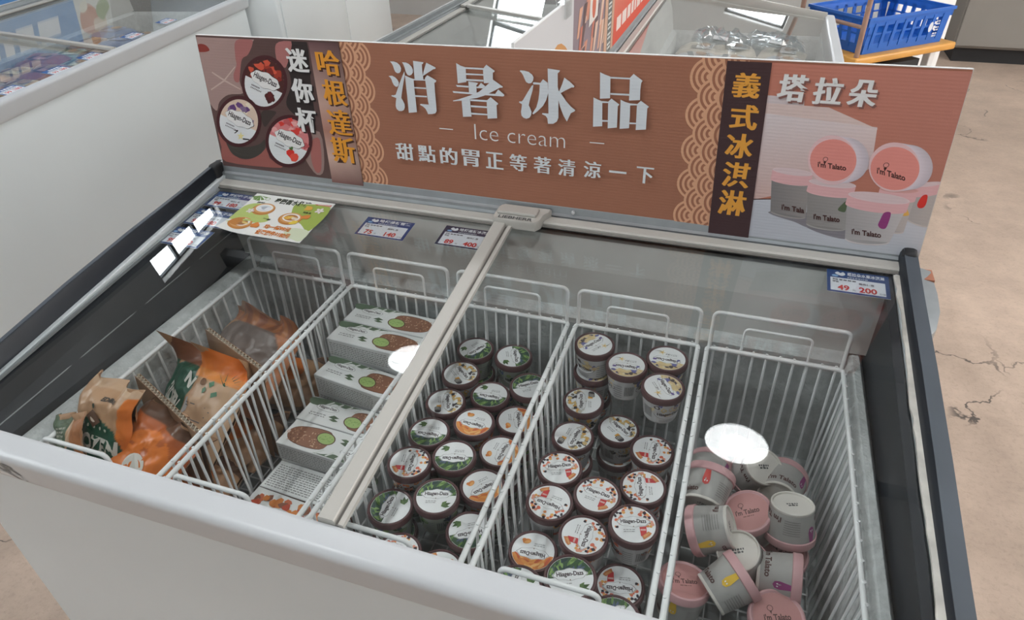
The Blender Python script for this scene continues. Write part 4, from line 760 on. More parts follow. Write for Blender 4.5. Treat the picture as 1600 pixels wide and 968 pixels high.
def pack(label, loc, rot, col, col2, group, k=0, s=1.0):
    key = 'pack_%.2f_%.2f_%.2f' % col
    m = M.get(key) or mat(key, col, .3, noise=.25, scale=18, col2=col2); M[key] = m
    t = thing('food_pack', label, 'food pack', loc, (0, 0, rot), group)
    V, F = PK[k % 3]; mb = MB(); mb.add([(x * s, y * s, z * s) for x, y, z in V], F); mb.build('pouch', m, t, 60)
    p = Print(3e-4); q = random.Random(label)
    c3 = tuple(min(.8, c * 1.4 + .25) for c in col); p.rect(-.045, -.055, .045, .035, c3); p.rect(-.045, .012, .045, .035, tuple(c * .4 for c in col)); p.ell(.01, -.02, .028, .022, (.5, .3, .16)); p.lines(-.038, -.052, .02, -.038, 2, (.2, .2, .2), 3)
    p.build('pack_label', M['print'], lambda x, y, kk: (x * s, y * s, (.0505 + .0045 - 1.1 * (x * x + y * y) + kk) * s), t)
    return t
lm = Matrix.Translation((-1.917, .461, 0)) @ Matrix.Rotation(math.radians(100.7), 4, 'Z')
colsL = [('tan', (.46, .32, .20), (.58, .46, .34)), ('blue', (.06, .13, .34), (.20, .30, .50)), ('pale green', (.36, .44, .28), (.55, .58, .48)), ('orange', (.60, .30, .12), (.66, .48, .32)), ('white', (.60, .62, .62), (.70, .71, .72)), ('brown', (.24, .13, .08), (.36, .24, .17)), ('dark red', (.30, .07, .06), (.44, .20, .16))]
i = 0
for ry, (ly, rn) in enumerate(((-.44, 'near the white lip'), (-.24, 'in the middle row'), (-.085, 'by the back rail'))):
    for cx in range(8):
        lx_ = .10 + cx * .165; c = colsL[(i * 3 + ry) % 7]; w = lm @ Vector((lx_, ly, .645 + .012 * (i % 3)))
        ord_ = ('first', 'second', 'third', 'fourth', 'fifth', 'sixth', 'seventh', 'eighth')[cx]
        pack('%s food pack in the blue-card freezer, %s %s' % (c[0], ord_, rn), w, math.radians(100.7 + (i * 37 % 30) - 15), c[1], c[2], 'packs in the freezer with blue cards', i); i += 1
# the stacks below are boxes standing on the freezer floor
def carton(label, loc, rot, size, col, group):
    t = thing('carton', label, 'carton', loc, (0, 0, rot), group); x, y, z = size
    mb = MB(); mb.rbox(-x / 2, x / 2, -y / 2, y / 2, 0, z, .002); mb.build('box', col, t)
    mb = MB(); mb.box(-.024, .024, -y / 2 - .0004, y / 2 + .0004, z, z + .0006); mb.build('tape', M['beige'], t)
    return t
M['kraft'] = mat('kraft_card', (.34, .22, .13), .7, noise=.08, scale=8)
for k, (ly, rn) in enumerate(((-.44, 'front'), (-.24, 'middle'), (-.055, 'back'))):
    for j in range(3):
        w = lm @ Vector((.27 + .43 * j, ly, .479)); carton('kraft carton under the packs in the blue-card freezer, %s row, %s one' % (rn, ('first', 'second', 'third')[j]), w, math.radians(100.7), (.42, .18 if k < 2 else .16, .158), M['kraft'], 'cartons under the packs')
# blue cards standing along the lip of the freezer across the aisle
def small_card(name, label, loc, rot, group):
    t = thing(name, label, 'price card', loc, rot, group)
    mb = MB(); mb.box(-.047, .047, -.027, .027, 0, .001); mb.build('card', M['board_edge'], t)
    p = Print(6e-5); p.rect(-.047, -.027, .047, .027, (.02, .09, .28)); p.rect(-.040, -.023, .041, .008, (.70, .74, .78)); p.lines(-.02, .012, .038, .022, 1, (.7, .72, .75), 3, .9); p.lines(-.036, -.001, .03, .006, 1, (.15, .15, .17), 4, .6)
    p.text('99', -.032, -.019, -.008, -.004, (.55, .05, .05), bold=.02); p.text('180', .004, -.019, .036, -.004, (.55, .05, .05), bold=.02)
    p.build('card_print', M['print'], lambda x, y, k: (x, y, .00105 + k), t)
    return t
for j, lx_ in enumerate((.10, .33, .52, .80, 1.06)):
    w = lm @ Vector((lx_, -.515, zg(-.515) - .005 if lx_ < .585 else zg(-.515) + .0045)); small_card('price_card', 'blue price card on the glass across the aisle, %s along its white lip' % ('first', 'second', 'third', 'fourth', 'fifth')[j], w, (math.atan(GS), 0, math.radians(100.7)), 'blue cards on the far-left glass')
    bpy.context.view_layer.update()
# packs seen through the two rear freezers
cB = [('white', (.58, .60, .62), (.66, .67, .68)), ('pale blue', (.40, .48, .56), (.58, .62, .66)), ('cream', (.60, .54, .44), (.68, .62, .54)), ('silver', (.42, .44, .46), (.60, .61, .62))]
for nm, ox, gname in (('rear freezer by the red board', -.16, 'packs in the rear freezer by the red board'), ('rear freezer by the blue crate', .607, 'packs in the rear freezer by the crate')):
    i = 0
    for ry, (ly, rn) in enumerate(((-.42, 'first row'), (-.22, 'second row'), (-.085, 'third row'))):
        for cx in range(7):
            c = cB[(i + ry) % 4]
            if ox > 0 and cx in (2, 3) and ry == 1: i += 1; continue
            pack('%s pack, %s in %s, %s' % (c[0], ('first', 'second', 'third', 'fourth', 'fifth', 'sixth', 'seventh')[cx], rn, nm), (ox - ly, 1.16 + cx * .165, .632 + .004 * (i % 2)), PI / 2 + ((i * 41) % 30 - 15) * .015, c[1], c[2], gname, i, .98); i += 1
for ox, gname in ((-.16, 'red board'), (.607, 'crate')):
    for k, ly in enumerate((-.42, -.22, -.06)):
        for j in range(2): carton('pale carton in the rear freezer by the %s, %s row, %s one' % (gname, ('first', 'second', 'third')[k], ('nearer', 'farther')[j]), (ox - ly, 1.43 + .515 * j, .479), PI / 2, (.50, .17 if k < 2 else .13, .148), M['board_edge'], 'pale cartons under the packs by the ' + gname)
M['bag_film'] = glass_mat('bag_film', (.90, .92, .93), .10)
for j, (x, y, lb) in enumerate(((.80, 1.62, 'clear plastic bag lying on the rear freezer glass edge, nearer the red board'), (.98, 1.70, 'clear plastic bag lying on the rear freezer glass, nearer the crate'))):
    q = random.Random(j); t = thing('plastic_bag', lb, 'bag', (x, y, zg(.607 - x) + .006), (0, math.atan(GS), 0), 'clear bags on the rear freezer')
    n = 16; V = []; F = []; ph = [q.uniform(0, 6) for _ in range(6)]
    for s_ in (1, -1):
        for jj in range(n):
            for ii in range(n):
                u, v = -1 + 2 * ii / (n - 1), -1 + 2 * jj / (n - 1); th = max(0, 1 - u ** 4) * max(0, 1 - v ** 4)
                V.append((u * .10, v * .075, .002 + (.030 * th * (.6 + .4 * math.sin(7 * u + ph[0]) * math.sin(6 * v + ph[1])) + .010 * th * math.sin(17 * u + ph[2] + 9 * v)) * (1 if s_ == 1 else .02) + .001 * s_))
        o_ = 0 if s_ == 1 else n * n
        for jj in range(n - 1):
            for ii in range(n - 1): F.append((o_ + jj * n + ii, o_ + jj * n + ii + 1, o_ + (jj + 1) * n + ii + 1, o_ + (jj + 1) * n + ii))
    mb = MB(); mb.add(V, F); mb.build('film', M['bag_film'], t)
    mb = MB(); mb.box(-.03, .02, -.03, .02, .003, .005); mb.build('paper_slip', M['board_edge'], t)

# ---------------------------------------------------------------- wooden trolley with a blue crate
M['orange_wood'] = mat('varnished_board', (.62, .30, .06), .4, noise=.2, scale=6)
M['copper_pipe'] = mat('brown_pipe', (.33, .20, .15), .4, noise=.1)
M['blue'] = mat('blue_crate_plastic', (.012, .12, .50), .38, noise=.05, scale=20)
M['steel_leg'] = mat('pale_leg', (.72, .72, .72), .4)
yaw = math.radians(41.8); cx, cy, cz = 1.354, 2.386, .62
tr = thing('trolley', 'low wooden trolley with a brown pipe handle carrying the blue crate', 'trolley', (cx, cy, 0), (0, 0, yaw))
mb = MB(); mb.rbox(-.068, .53, -.04, .38, cz - .032, cz, .008, seg=3); mb.build('deck', M['orange_wood'], tr, 40)
for x, y in ((-.005, .01), (.44, .01), (-.005, .33), (.44, .33)):
    mb = MB(); mb.rbox(x - .018, x + .018, y - .018, y + .018, .07, cz - .032, .004); mb.build('leg', M['steel_leg'], tr)
    mb = MB(); mb.lathe([(.001, -.012), (.030, -.012), (.034, -.006), (.034, .006), (.030, .012), (.001, .012)], 20, Matrix.Translation((x, y, .035)) @ Matrix.Rotation(PI / 2, 4, 'X')); mb.rbox(x - .014, x + .014, y - .014, y + .014, .05, .075, .003); mb.build('caster', M['black'], tr, 40)
mb = MB(); mb.rbox(.0, .40, .0, .03, .25, .30, .004); mb.build('brace', M['steel_leg'], tr); mb = MB(); mb.box(.16, .40, .02, .30, .10, .55); mb.build('black_block', M['black'], tr)  # brace, and a plain black block below the deck
mb = MB(); mb.tube([(-.048, -.02, cz - .02), (-.048, -.02, 1.35), (-.048, .0, 1.40), (-.048, .30, 1.40), (-.048, .34, 1.35), (-.048, .34, cz - .02)], .011, 10); mb.build('handle', M['copper_pipe'], tr, 60)
mb = MB(); mb.tube([(-.048, -.02, cz + .12), (-.048, .34, cz + .12)], .008, 10); mb.build('handle_bar', M['copper_pipe'], tr, 60)
cr = thing('plastic_crate', 'blue slotted plastic crate standing on the wooden trolley', 'crate', (cx, cy, cz + .0008), (0, 0, yaw))
Lc, Wc, Hc, fl = .467, .32, .147, .013
def wallp(u, v, side, d):                       # u along, v up, d outward
    k = fl * v / Hc + d
    if side == 0: return (u, -k, v)
    if side == 1: return (u, Wc + k, v)
    if side == 2: return (-k, u, v)
    return (Lc + k, u, v)
for side, L in ((0, Lc), (1, Lc), (2, Wc), (3, Wc)):
    n = 7 if L == Lc else 5
    def bar(u0, u1, v0, v1, d0, d1, mb):
        vs = [wallp(u, v, side, d) for u in (u0, u1) for d in (d0, d1) for v in (v0, v1)]
        mb.add(vs, [(0, 1, 3, 2), (4, 6, 7, 5), (0, 4, 5, 1), (2, 3, 7, 6), (0, 2, 6, 4), (1, 5, 7, 3)])
    mb = MB(); e = fl
    bar(-e, L + e, Hc - .034, Hc, -.003, .001, mb); bar(0, L, 0, .040, -.003, .001, mb); bar(0, L, Hc * .52, Hc * .57, -.003, 0, mb); bar(-.0, .035, 0, Hc, -.003, 0, mb); bar(L - .035, L, 0, Hc, -.003, 0, mb)
    mb.build('side_frame', M['blue'], cr)
    for i in range(n + 1):
        mb = MB(); u = .035 + (L - .07) * i / n; bar(u - .009, u + .009, .02, Hc - .02, -.003, .0035, mb); mb.build('rib', M['blue'], cr)
mb = MB(); mb.box(0, Lc, 0, Wc, .0, .006); mb.build('base', M['blue'], cr)
mb = MB(); rr = [(-fl - .006, -fl - .006), (Lc + fl + .006, -fl - .006), (Lc + fl + .006, Wc + fl + .006), (-fl - .006, Wc + fl + .006)]
mb.sweep([[(x + sx * .010, y + sy * .010, Hc + dz) for (x, y), sx, sy in zip(rr, (s, -s, -s, s), (s, s, -s, -s))] for s, dz in ((0, -.008), (0, .004), (1, .004), (1, -.008), (0, -.008))], caps=False); mb.build('rim', M['blue'], cr)
p = Print(1e-4)
for i in range(3): p.lines(Lc - .075, .030 + .026 * i, Lc - .050, .052 + .026 * i, 2, (.66, .70, .76), 5 + i, .6)
p.ell(Lc - .10, .075, .012, .022, (.66, .70, .76)); p.build('crate_print', M['print'], lambda u, v, k: wallp(u, v, 0, .0042 + k), cr)
bx_ = thing('foam_box', 'white foam box standing behind the blue crate on the trolley', 'box', (cx + .23, cy + .66, 0), (0, 0, yaw))
mb = MB(); mb.rbox(-.05, .36, .0, .22, 0, .86, .012); mb.build('box', M['board_edge'], bx_); mb = MB(); mb.rbox(-.06, .37, -.01, .23, .86, .90, .01); mb.build('lid', M['board_edge'], bx_)
# steel cabinet front along the far wall
cb = thing('steel_cabinet', 'tall dark steel cabinet front along the far wall', 'cabinet', (4.0, 5.43, 0))
mb = MB(); mb.rbox(-1.75, 1.7, -.60, .03, .10, 2.4, .01); mb.build('carcass', M['steel_wall'], cb)
for i in range(3):
    mb = MB(); mb.rbox(-1.74 + 1.15 * i, -1.74 + 1.15 * i + 1.13, -.625, -.602, .12, 2.38, .005); d = mb.build('door', M['steel_wall'], cb)
    mb = MB(); mb.tube([(-.70 + 1.15 * i, -.64, 1.0), (-.70 + 1.15 * i, -.655, 1.02), (-.70 + 1.15 * i, -.655, 1.4), (-.70 + 1.15 * i, -.64, 1.42)], .009, 8); mb.build('handle', M['alu'], d)
mb = MB(); mb.box(-1.72, 1.68, -.56, .02, 0, .10); mb.build('plinth', M['black'], cb)

# ---------------------------------------------------------------- wire baskets hanging in the near freezer
PITCH, BW, BLEN, BZT, BZB = .23, .215, .535, .72, .482
def make_basket():
    t = thing('wire_basket', 'b', 'basket', (0, 0, BZB))
    H = BZT - BZB; ins = .010; x0, x1, y0, y1 = 0.0, BW, -BLEN, 0.0; r = .006
    def ring(x0, x1, y0, y1, z, r, n=4):
        pts = []
        for cx, cy, a in ((x1 - r, y1 - r, 0), (x0 + r, y1 - r, 90), (x0 + r, y0 + r, 180), (x1 - r, y0 + r, 270)):
            for i in range(n + 1):
                t_ = math.radians(a + 90 * i / n); pts.append((cx + r * math.cos(t_), cy + r * math.sin(t_), z))
        return pts
    mb = MB(); mb.tube(ring(x0, x1, y0, y1, H, r), .0040, 8, closed=True); mb.build('rim', M['wire'], t, 60)
    mb = MB(); mb.tube(ring(x0 + ins, x1 - ins, y0 + ins, y1 - ins, .004, r), .0022, 6, closed=True); mb.build('base_ring', M['wire'], t, 60)
    def upright(dx, dy):
        mb = MB(); ox, oy = -.0016 * (dx > 0) + .0016 * (dx < 0), -.0016 * (dy > 0) + .0016 * (dy < 0)
        mb.tube([(ox, oy, H + .0050), (dx * .02, dy * .02, H - .006), (dx * .5, dy * .5, H * .5), (dx, dy, .004)], .0022, 6); return mb.mesh('wire', M['wire'], 60)
    sides = [(upright(ins, 0), x0, None), (upright(-ins, 0), x1, None), (upright(0, -ins), None, y1), (upright(0, ins), None, y0)]
    nl = 18; ns = 10
    for me, x, y in sides:
        if x is not None:
            for i in range(nl): link('wire', me, t, (x, y0 + (y1 - y0) * (i + .5) / nl, 0))
        else:
            for i in range(ns): link('wire', me, t, (x0 + (x1 - x0) * (i + .5) / ns, y, 0))
    for ye, s in ((y1, -1), (y0, 1)):          # a wide and a narrow carrying loop at each end
        def loop(a, b, h, z0, rr, rad):
            mb = MB(); pts = [(a, ye, z0)]
            for cx, a0 in ((a + rr, 180), (b - rr, 90)):
                for i in range(5): q = math.radians(a0 - 90 * i / 4); pts.append((cx + rr * math.cos(q), ye - s * .002, h - rr + rr * math.sin(q)))
            pts.append((b, ye, z0)); mb.tube(pts, rad, 8); mb.build('carrying_loop', M['wire'], t, 60)
        
        if s > 0: loop(x0 + .045, x1 - .055, H + .044, .004, .009, .0034)
        else: loop(x0 + .003, x1 - .003, H + .0735, H, .010, .0034); loop(x0 + .055, x1 - .055, H + .049, .004, .008, .0021)
    mb = MB()
    for i in range(1, 8): x = x0 + ins + (x1 - x0 - 2 * ins) * i / 8; mb.tube([(x, y0 + ins, .004), (x, y1 - ins, .004)], .0014, 5)
    for i in range(1, 18): y = y0 + ins + (y1 - y0 - 2 * ins) * i / 18; mb.tube([(x0 + ins, y, .0062), (x1 - ins, y, .0062)], .0014, 5)
    g = mb.build('base_grid', M['wire'], t); g['kind'] = 'stuff'
    return t
bl_ = ['white wire basket holding the brown kraft bags of frozen fruit', 'white wire basket holding the white boxes of ice cream bars', 'white wire basket of brown-lidded tubs beside the lid bar',
       'white wire basket of brown-lidded tubs next to the pink-lidded tubs', 'white wire basket holding the jumbled pink-lidded tubs']
bk0 = make_basket()
for i in range(5):
    b = bk0 if i == 0 else copy_tree(bk0)
    b.location = (i * PITCH, 0, BZB); b['label'] = bl_[i]; b['group'] = 'wire baskets in the near freezer'

# ---------------------------------------------------------------- brown-lidded tubs
RL, TH = .0355, .058
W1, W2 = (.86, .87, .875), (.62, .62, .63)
DARKT = (.035, .016, .022)
PC = {'G': [(.05, .11, .04), (.14, .25, .07), (.26, .40, .13), (.03, .06, .06), (.09, .12, .20)],
      'O': [(.72, .24, .06), (.80, .34, .09), (.62, .13, .05), (.85, .48, .18)],
      'N': [(.70, .16, .09), (.80, .42, .12), (.72, .28, .10), (.03, .02, .03), (.78, .34, .25)],
      'V': [(.74, .58, .30), (.66, .50, .28), (.16, .16, .38), (.80, .68, .42), (.10, .08, .08)],
      'C': [(.72, .42, .12), (.70, .52, .24), (.05, .045, .05), (.60, .58, .52), (.18, .16, .14)]}
def lid_print(fl):
    p = Print(1e-5); q = random.Random(fl); c = PC[fl]
    p.ell(0, 0, 1, 1, W1, n=48)
    def half(a0, a1, y, col): p.convex([(math.cos(math.radians(a0 + (a1 - a0) * i / 24)) * .985, math.sin(math.radians(a0 + (a1 - a0) * i / 24)) * .985) for i in range(25)], col)
    if fl in 'GOV':
        a = {'G': 2, 'O': 14, 'V': 30}[fl]; half(a, 180 - a * .5, 0, {'G': (.05, .10, .055), 'O': (.74, .27, .07), 'V': (.72, .57, .33)}[fl])
        for i in range(44 if fl == 'G' else 26):
            t = math.radians(q.uniform(a + 4, 176 - a * .6)); d = math.sqrt(q.uniform(.12, .80)); x, y = d * math.cos(t), d * math.sin(t)
            if y < .10 + (.18 if fl == 'V' else .04): continue
            if fl == 'G': p.ell(x, y, .19, .055, c[i % 5], rot=q.uniform(15, 75) if x > -.2 else q.uniform(40, 110), n=12)
            elif fl == 'O': p.ell(x, y, .24, .07, c[i % 4], rot=math.degrees(t) + 90 + q.uniform(-20, 20), n=12)
            else: p.poly([(x + u, y + v) for u, v in blob(0, 0, .10, i, 7, .6, 1.5)], c[i % 5])
    elif fl == 'N':
        for i in range(44):
            t = math.radians(q.uniform(-12, 192)); d = math.sqrt(q.uniform(.36, .90)); x, y = d * math.cos(t), d * math.sin(t)
            p.poly([(x + u, y + v) for u, v in blob(0, 0, .082, i, 7, .3)], c[i % 5])
    else:
        for i in range(30):
            t = math.radians(q.uniform(0, 180)); d = math.sqrt(q.uniform(.2, .82)); x, y = d * math.cos(t), d * math.sin(t) * .95 + .02
            p.poly([(x + u, y + v) for u, v in blob(0, 0, .13, i, 7, .5)], c[(i * 3) % 5])
    # oval name field
    def oval(s, col): p.poly([(s * .72 * math.cos(t) * (1 + .03 * math.cos(8 * t)), .13 + s * .275 * math.sin(t) * (1 + .09 * math.cos(8 * t))) for t in [2 * PI * i / 40 for i in range(40)]], col)
    oval(1.07, W1); oval(1.035, (.16, .14, .15)); oval(1.0, W1)
    p.text('Häagen-Dazs', -.59, -.01, .59, .28, DARKT, bold=.030)
    p.lines(-.5, -.42, .02, -.22, 2, (.34, .34, .34), 3, .4)
    p.ell(-.02, -.13, .035, .03, (.3, .25, .2), n=8)
    if fl == 'G':
        for k, (r, L, wd, cl) in enumerate(((22, .52, .12, (.05, .10, .03)), (50, .42, .12, (.11, .19, .06)), (-4, .44, .11, (.08, .15, .05)))):
            p.poly([(.30 + math.cos(math.radians(r)) * u - math.sin(math.radians(r)) * v, -.62 + math.sin(math.radians(r)) * u + math.cos(math.radians(r)) * v) for u, v in ((0, 0), (L * .5, wd), (L, .01), (L * .5, -wd * .7))], cl)
    elif fl == 'O':
        p.ell(.38, -.48, .20, .14, (.74, .27, .06), 20); p.ell(.36, -.44, .15, .08, (.84, .42, .14), 25); p.ell(.52, -.54, .10, .09, (.68, .22, .05), 0)
    elif fl == 'N':
        p.poly([(.24, -.16), (.56, -.12), (.52, -.62), (.26, -.66)], (.58, .05, .05)); p.rect(.27, -.36, .51, -.27, (.70, .45, .42)); p.poly([(.30, -.66), (.62, -.40), (.76, -.50), (.66, -.64), (.36, -.84)], (.62, .23, .08)); p.poly([(.36, -.64), (.64, -.44), (.68, -.50), (.42, -.72)], (.74, .36, .15))
    elif fl == 'V':
        p.poly([(.34 + (.24 if i % 2 else .08) * math.cos(i * PI / 5), -.46 + (.24 if i % 2 else .08) * math.sin(i * PI / 5)) for i in range(10)], (.82, .68, .38)); p.ell(.34, -.46, .05, .05, (.78, .46, .14), n=10)
        for a in ((.40, -.55, .84, -.50), (-.06, -.36, .12, -.30), (.12, -.30, .02, -.48)): dx, dy = a[2] - a[0], a[3] - a[1]; L = math.hypot(dx, dy); p.poly([(a[0] - dy / L * .02, a[1] + dx / L * .02), (a[2], a[3]), (a[0] + dy / L * .02, a[1] - dx / L * .02)], (.04, .035, .03))
        p.ell(-.62, .05, .12, .07, (.14, .14, .36), 40, n=10); p.ell(.66, .22, .12, .08, (.17, .12, .33), 20, n=10)
    else:
        p.rect(.22, -.52, .42, -.26, (.70, .36, .08))
        for x in (.46, .56, .66): p.ell(x, -.46, .12, .19, (.04, .035, .04), -15, n=16); p.ell(x + .03, -.46, .10, .16, (.62, .60, .55), -15, n=16)
        p.ell(.72, -.47, .11, .17, (.05, .045, .05), -15, n=16)
    return p.mesh('lid_print', M['print'], lambda x, y, k: (x * RL * .855, y * RL * .855, TH - .0012 + k))
def side_print(fl):
    p = Print(2e-5); c = PC[fl]; q = random.Random(fl + 's')
    # u: degrees round the tub, v: 0 bottom .. 1 top, cut in narrow strips so that it follows the curve
    def patch(u0, u1, v0, v1, col):
        l = p.layer(None); n = max(1, int((u1 - u0) / 10))
        for i in range(n): a, b = u0 + (u1 - u0) * i / n, u0 + (u1 - u0) * (i + 1) / n; p.raw([(a, v0), (b, v0), (b, v1), (a, v1)], [(0, 1, 2, 3)], col, l)
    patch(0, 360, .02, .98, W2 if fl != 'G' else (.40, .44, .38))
    for o in (0, 180):
        for i in range(16):
            u, v = o + q.uniform(-62, 62), q.uniform(.42, .95); p.poly([(u + x, v + y) for x, y in [(a * 90, b) for a, b in blob(0, 0, .10, i, 7, .5)]], c[i % len(c)])
        def ov(s, col): p.poly([(o + s * 46 * math.cos(t), .46 + s * .21 * math.sin(t)) for t in [2 * PI * i / 30 for i in range(30)]], col)
        ov(1.06, (.15, .13, .14)); ov(1.0, W1); p.text('Häagen-Dazs', o - 38, .37, o + 38, .55, DARKT, bold=.026)
        p.lines(o - 30, .06, o + 30, .20, 2, (.3, .3, .3), 4, .4)
    for o in (90, 270):
        p.lines(o - 34, .10, o - 4, .80, 6, (.28, .28, .29), 5, .4)
        for i in range(16): p.rect(o + 4 + i * 1.9, .22, o + 4 + i * 1.9 + (.6 if i % 3 else 1.2), .72, (.08, .08, .08), l=p.k if i else None)
    rb, rt = .0268, .0322
    return p.mesh('side_print', M['print'], lambda u, v, k: ((rb + (rt - rb) * v + .0003 + k) * math.cos(math.radians(u)), (rb + (rt - rb) * v + .0003 + k) * math.sin(math.radians(u)), .002 + .044 * v))
M['tub_white'] = mat('tub_paper', (.56, .56, .56), .5)
mb = MB(); mb.lathe([(.001, .002), (.0245, .002), (.0262, 0), (.0268, .002), (.0322, .046), (.0322, .050)], 36); TUB = mb.mesh('body', M['tub_white'], 40)
mb = MB(); mb.lathe([(.0335, .0455), (RL - .0004, .0462), (RL, .048), (RL, .0555), (RL - .0012, TH - .0003), (RL - .0028, TH), (RL - .0042, TH - .0008), (RL - .0046, TH - .0016), (.001, TH - .0016)], 44); LID = mb.mesh('lid', M['maroon'], 40)
PROTO = {}
FN = {'G': 'green-leaf', 'O': 'orange-slice', 'N': 'orange-confetti', 'V': 'vanilla-flower', 'C': 'black-biscuit'}
def tub(fl, x, y, ztop, ang, label, group, tilt=None):
    if fl not in PROTO:
        t = thing('ice_cream_tub', 'x', 'tub'); link('body', TUB, t); l_ = link('lid', LID, t); link('lid_print', lid_print(fl), l_); link('side_print', side_print(fl), t); PROTO[fl] = t; o = t
    else: o = copy_tree(PROTO[fl])
    o.location = (x, y, ztop - TH); o.rotation_euler = (0, 0, math.radians(ang))
    if tilt: o.rotation_euler = (Matrix.Rotation(math.radians(tilt[0]), 3, 'X') @ Matrix.Rotation(math.radians(tilt[1]), 3, 'Y') @ Matrix.Rotation(math.radians(ang), 3, 'Z')).to_euler()
    o['label'] = label; o['group'] = group
    return o
L3 = ['green-leaf tub tilted in the back corner of its basket beside the lid bar', 'green-leaf tub standing at the back of the basket beside the lid bar, reading downward', 'black-biscuit tub just in front of the tilted green tub in the back corner',
      'green-leaf tub upside-down to us, between the two black-biscuit tubs and the basket side', 'green-leaf tub reading upright against the shared basket side, third from the back', 'black-biscuit tub with its name running sideways, hard by the lid bar',
      'orange-slice tub reading upside-down in the middle of the basket by the lid bar', 'rearmost orange-slice tub against the shared side of the two tub baskets', 'green-leaf tub by the lid bar, just in front of the sideways black-biscuit tub',
      'orange-confetti tub by the lid bar, the only confetti lid shown whole there', 'green-leaf tub reading upside-down right of the confetti tub by the lid bar', 'middle of three orange-slice tubs along the shared basket side',
      'front one of the orange-slice tubs along the shared basket side', 'green-leaf tub with slanting name touching the lid bar near the front', 'green-leaf tub reading upright with a bright lamp glint, near the front of its basket',
      'green-leaf tub in front of the front orange-slice tub, by the basket side', 'confetti tub half hidden by the front lip, beside the lid bar', 'orange-slice tub half hidden by the front lip in the basket beside the bar']
for (f, x, y, z, a), lb in zip(B3, L3): tub(f, x, y, z, a, lb, 'brown-lidded tubs beside the lid bar')
L4 = ['vanilla-flower tub stacked in the back left corner of the right tub basket', 'vanilla-flower tub stacked second from the back left, showing its barcode', 'vanilla-flower tub in the back right corner of the right tub basket',
      'vanilla-flower tub leaning its name downhill, stacked on another by the gelato basket', 'black-biscuit tub with its name running upward, below the corner vanilla tub', 'second black-biscuit tub along the left side of the right tub basket',
      'black-biscuit tub in the middle of the basket, below the barcode vanilla tub', 'rearmost confetti tub beside the pink-lidded tubs', 'confetti tub reading upright against the left basket side, first of its kind', 'confetti tub reading sideways by the gelato basket, second along that side',
      'confetti tub in the middle of its basket, name sloping gently down', 'confetti tub reading upside-down against the left basket side', 'confetti tub with steep name in the centre of the front group', 'confetti tub reading upright, stacked high by the gelato basket',
      'lone orange-slice tub in the right tub basket, at its left side', 'green-leaf tub cut by the front lip at the left of its basket', 'green-leaf tub reading upright in the middle of the front row', 'confetti tub reading upside-down below the front green-leaf tub', 'green-leaf tub at the very front, mostly under the white lip']
for (f, x, y, z, a), lb in zip(B4, L4): tub(f, x, y, z, a, lb, 'brown-lidded tubs in the right tub basket')
# the layer underneath carries the tubs that show
def under(B, fl, label, group, x0, x1):
    q = random.Random(5); done = []
    for f, x, y, z, a in sorted(B, key=lambda b: b[2]):
        for zz, n in ((z - TH - .0015, 1),):
            nf = f if z > .69 else fl
            if all((x - u) ** 2 + (y - v) ** 2 > .0712 ** 2 or abs(zz - w) > TH for u, v, w in done) and all(abs(z2 - zz) > TH or (x - x2) ** 2 + (y - y2) ** 2 > .0712 ** 2 for _f, x2, y2, z2, _a in B):
                done.append((x, y, zz)); tub(nf, x, y, zz, q.uniform(0, 360), label, group)
    for u, v, w in list(done):
        if w - 2 * TH > BZB + .004 and w - TH - BZB > .062:
            tub(fl, u, v, w - TH - .001, q.uniform(0, 360), label, group)
under(B3, 'G', 'brown-lidded tub in the lower layer of the basket beside the lid bar', 'lower tubs beside the lid bar', .46, .675)
under(B4, 'N', 'brown-lidded tub in the lower layer of the right tub basket', 'lower tubs in the right tub basket', .69, .905)

# ---------------------------------------------------------------- pink-lidded gelato tubs lying anyhow in the last basket
M['gelato_paper'] = mat('grey_tub_paper', (.40, .39, .37), .5, noise=.10, scale=25)
M['gelato_rim'] = mat('pale_tub_base', (.66, .63, .58), .5)
RG, HG = .0365, .058
mb = MB(); mb.lathe([(.0292, .003), (.0345, .046), (.0345, .050)], 40); GB = mb.mesh('body', M['gelato_paper'], 40)
mb = MB(); mb.lathe([(.001, .0032), (.0265, .0032), (.0272, .0006), (.0285, 0), (.0296, .0008), (.0298, .0036), (.0292, .0046)], 40); GR = mb.mesh('base_rim', M['gelato_rim'], 40)
mb = MB(); mb.lathe([(.0348, .0445), (RG, .0455), (RG, .0555), (RG - .0012, .0575), (RG - .003, HG), (RG - .0045, HG - .001), (RG - .0055, HG - .0018), (.001, HG - .0018)], 44); GLD = mb.mesh('lid', M['pink'], 40)
p = Print(3e-5); BRN = (.10, .045, .04)
p.ell(0, 0, 1, 1, (.52, .255, .245), n=44); p.text("i'm Talato", -.56, -.16, .56, .12, BRN, bold=.03); p.lines(-.25, -.30, .28, -.21, 1, (.22, .10, .09), 2, .6)
p.ell(-.22, .36, .13, .13, BRN, n=16); p.ell(-.22, .36, .105, .105, (.52, .255, .245), n=16); p.poly([(-.27, .25), (-.17, .25), (-.215, .10)], BRN)
GP = p.mesh('lid_print', M['print'], lambda x, y, k: (x * (RG - .0056), y * (RG - .0056), HG - .00175 + k))
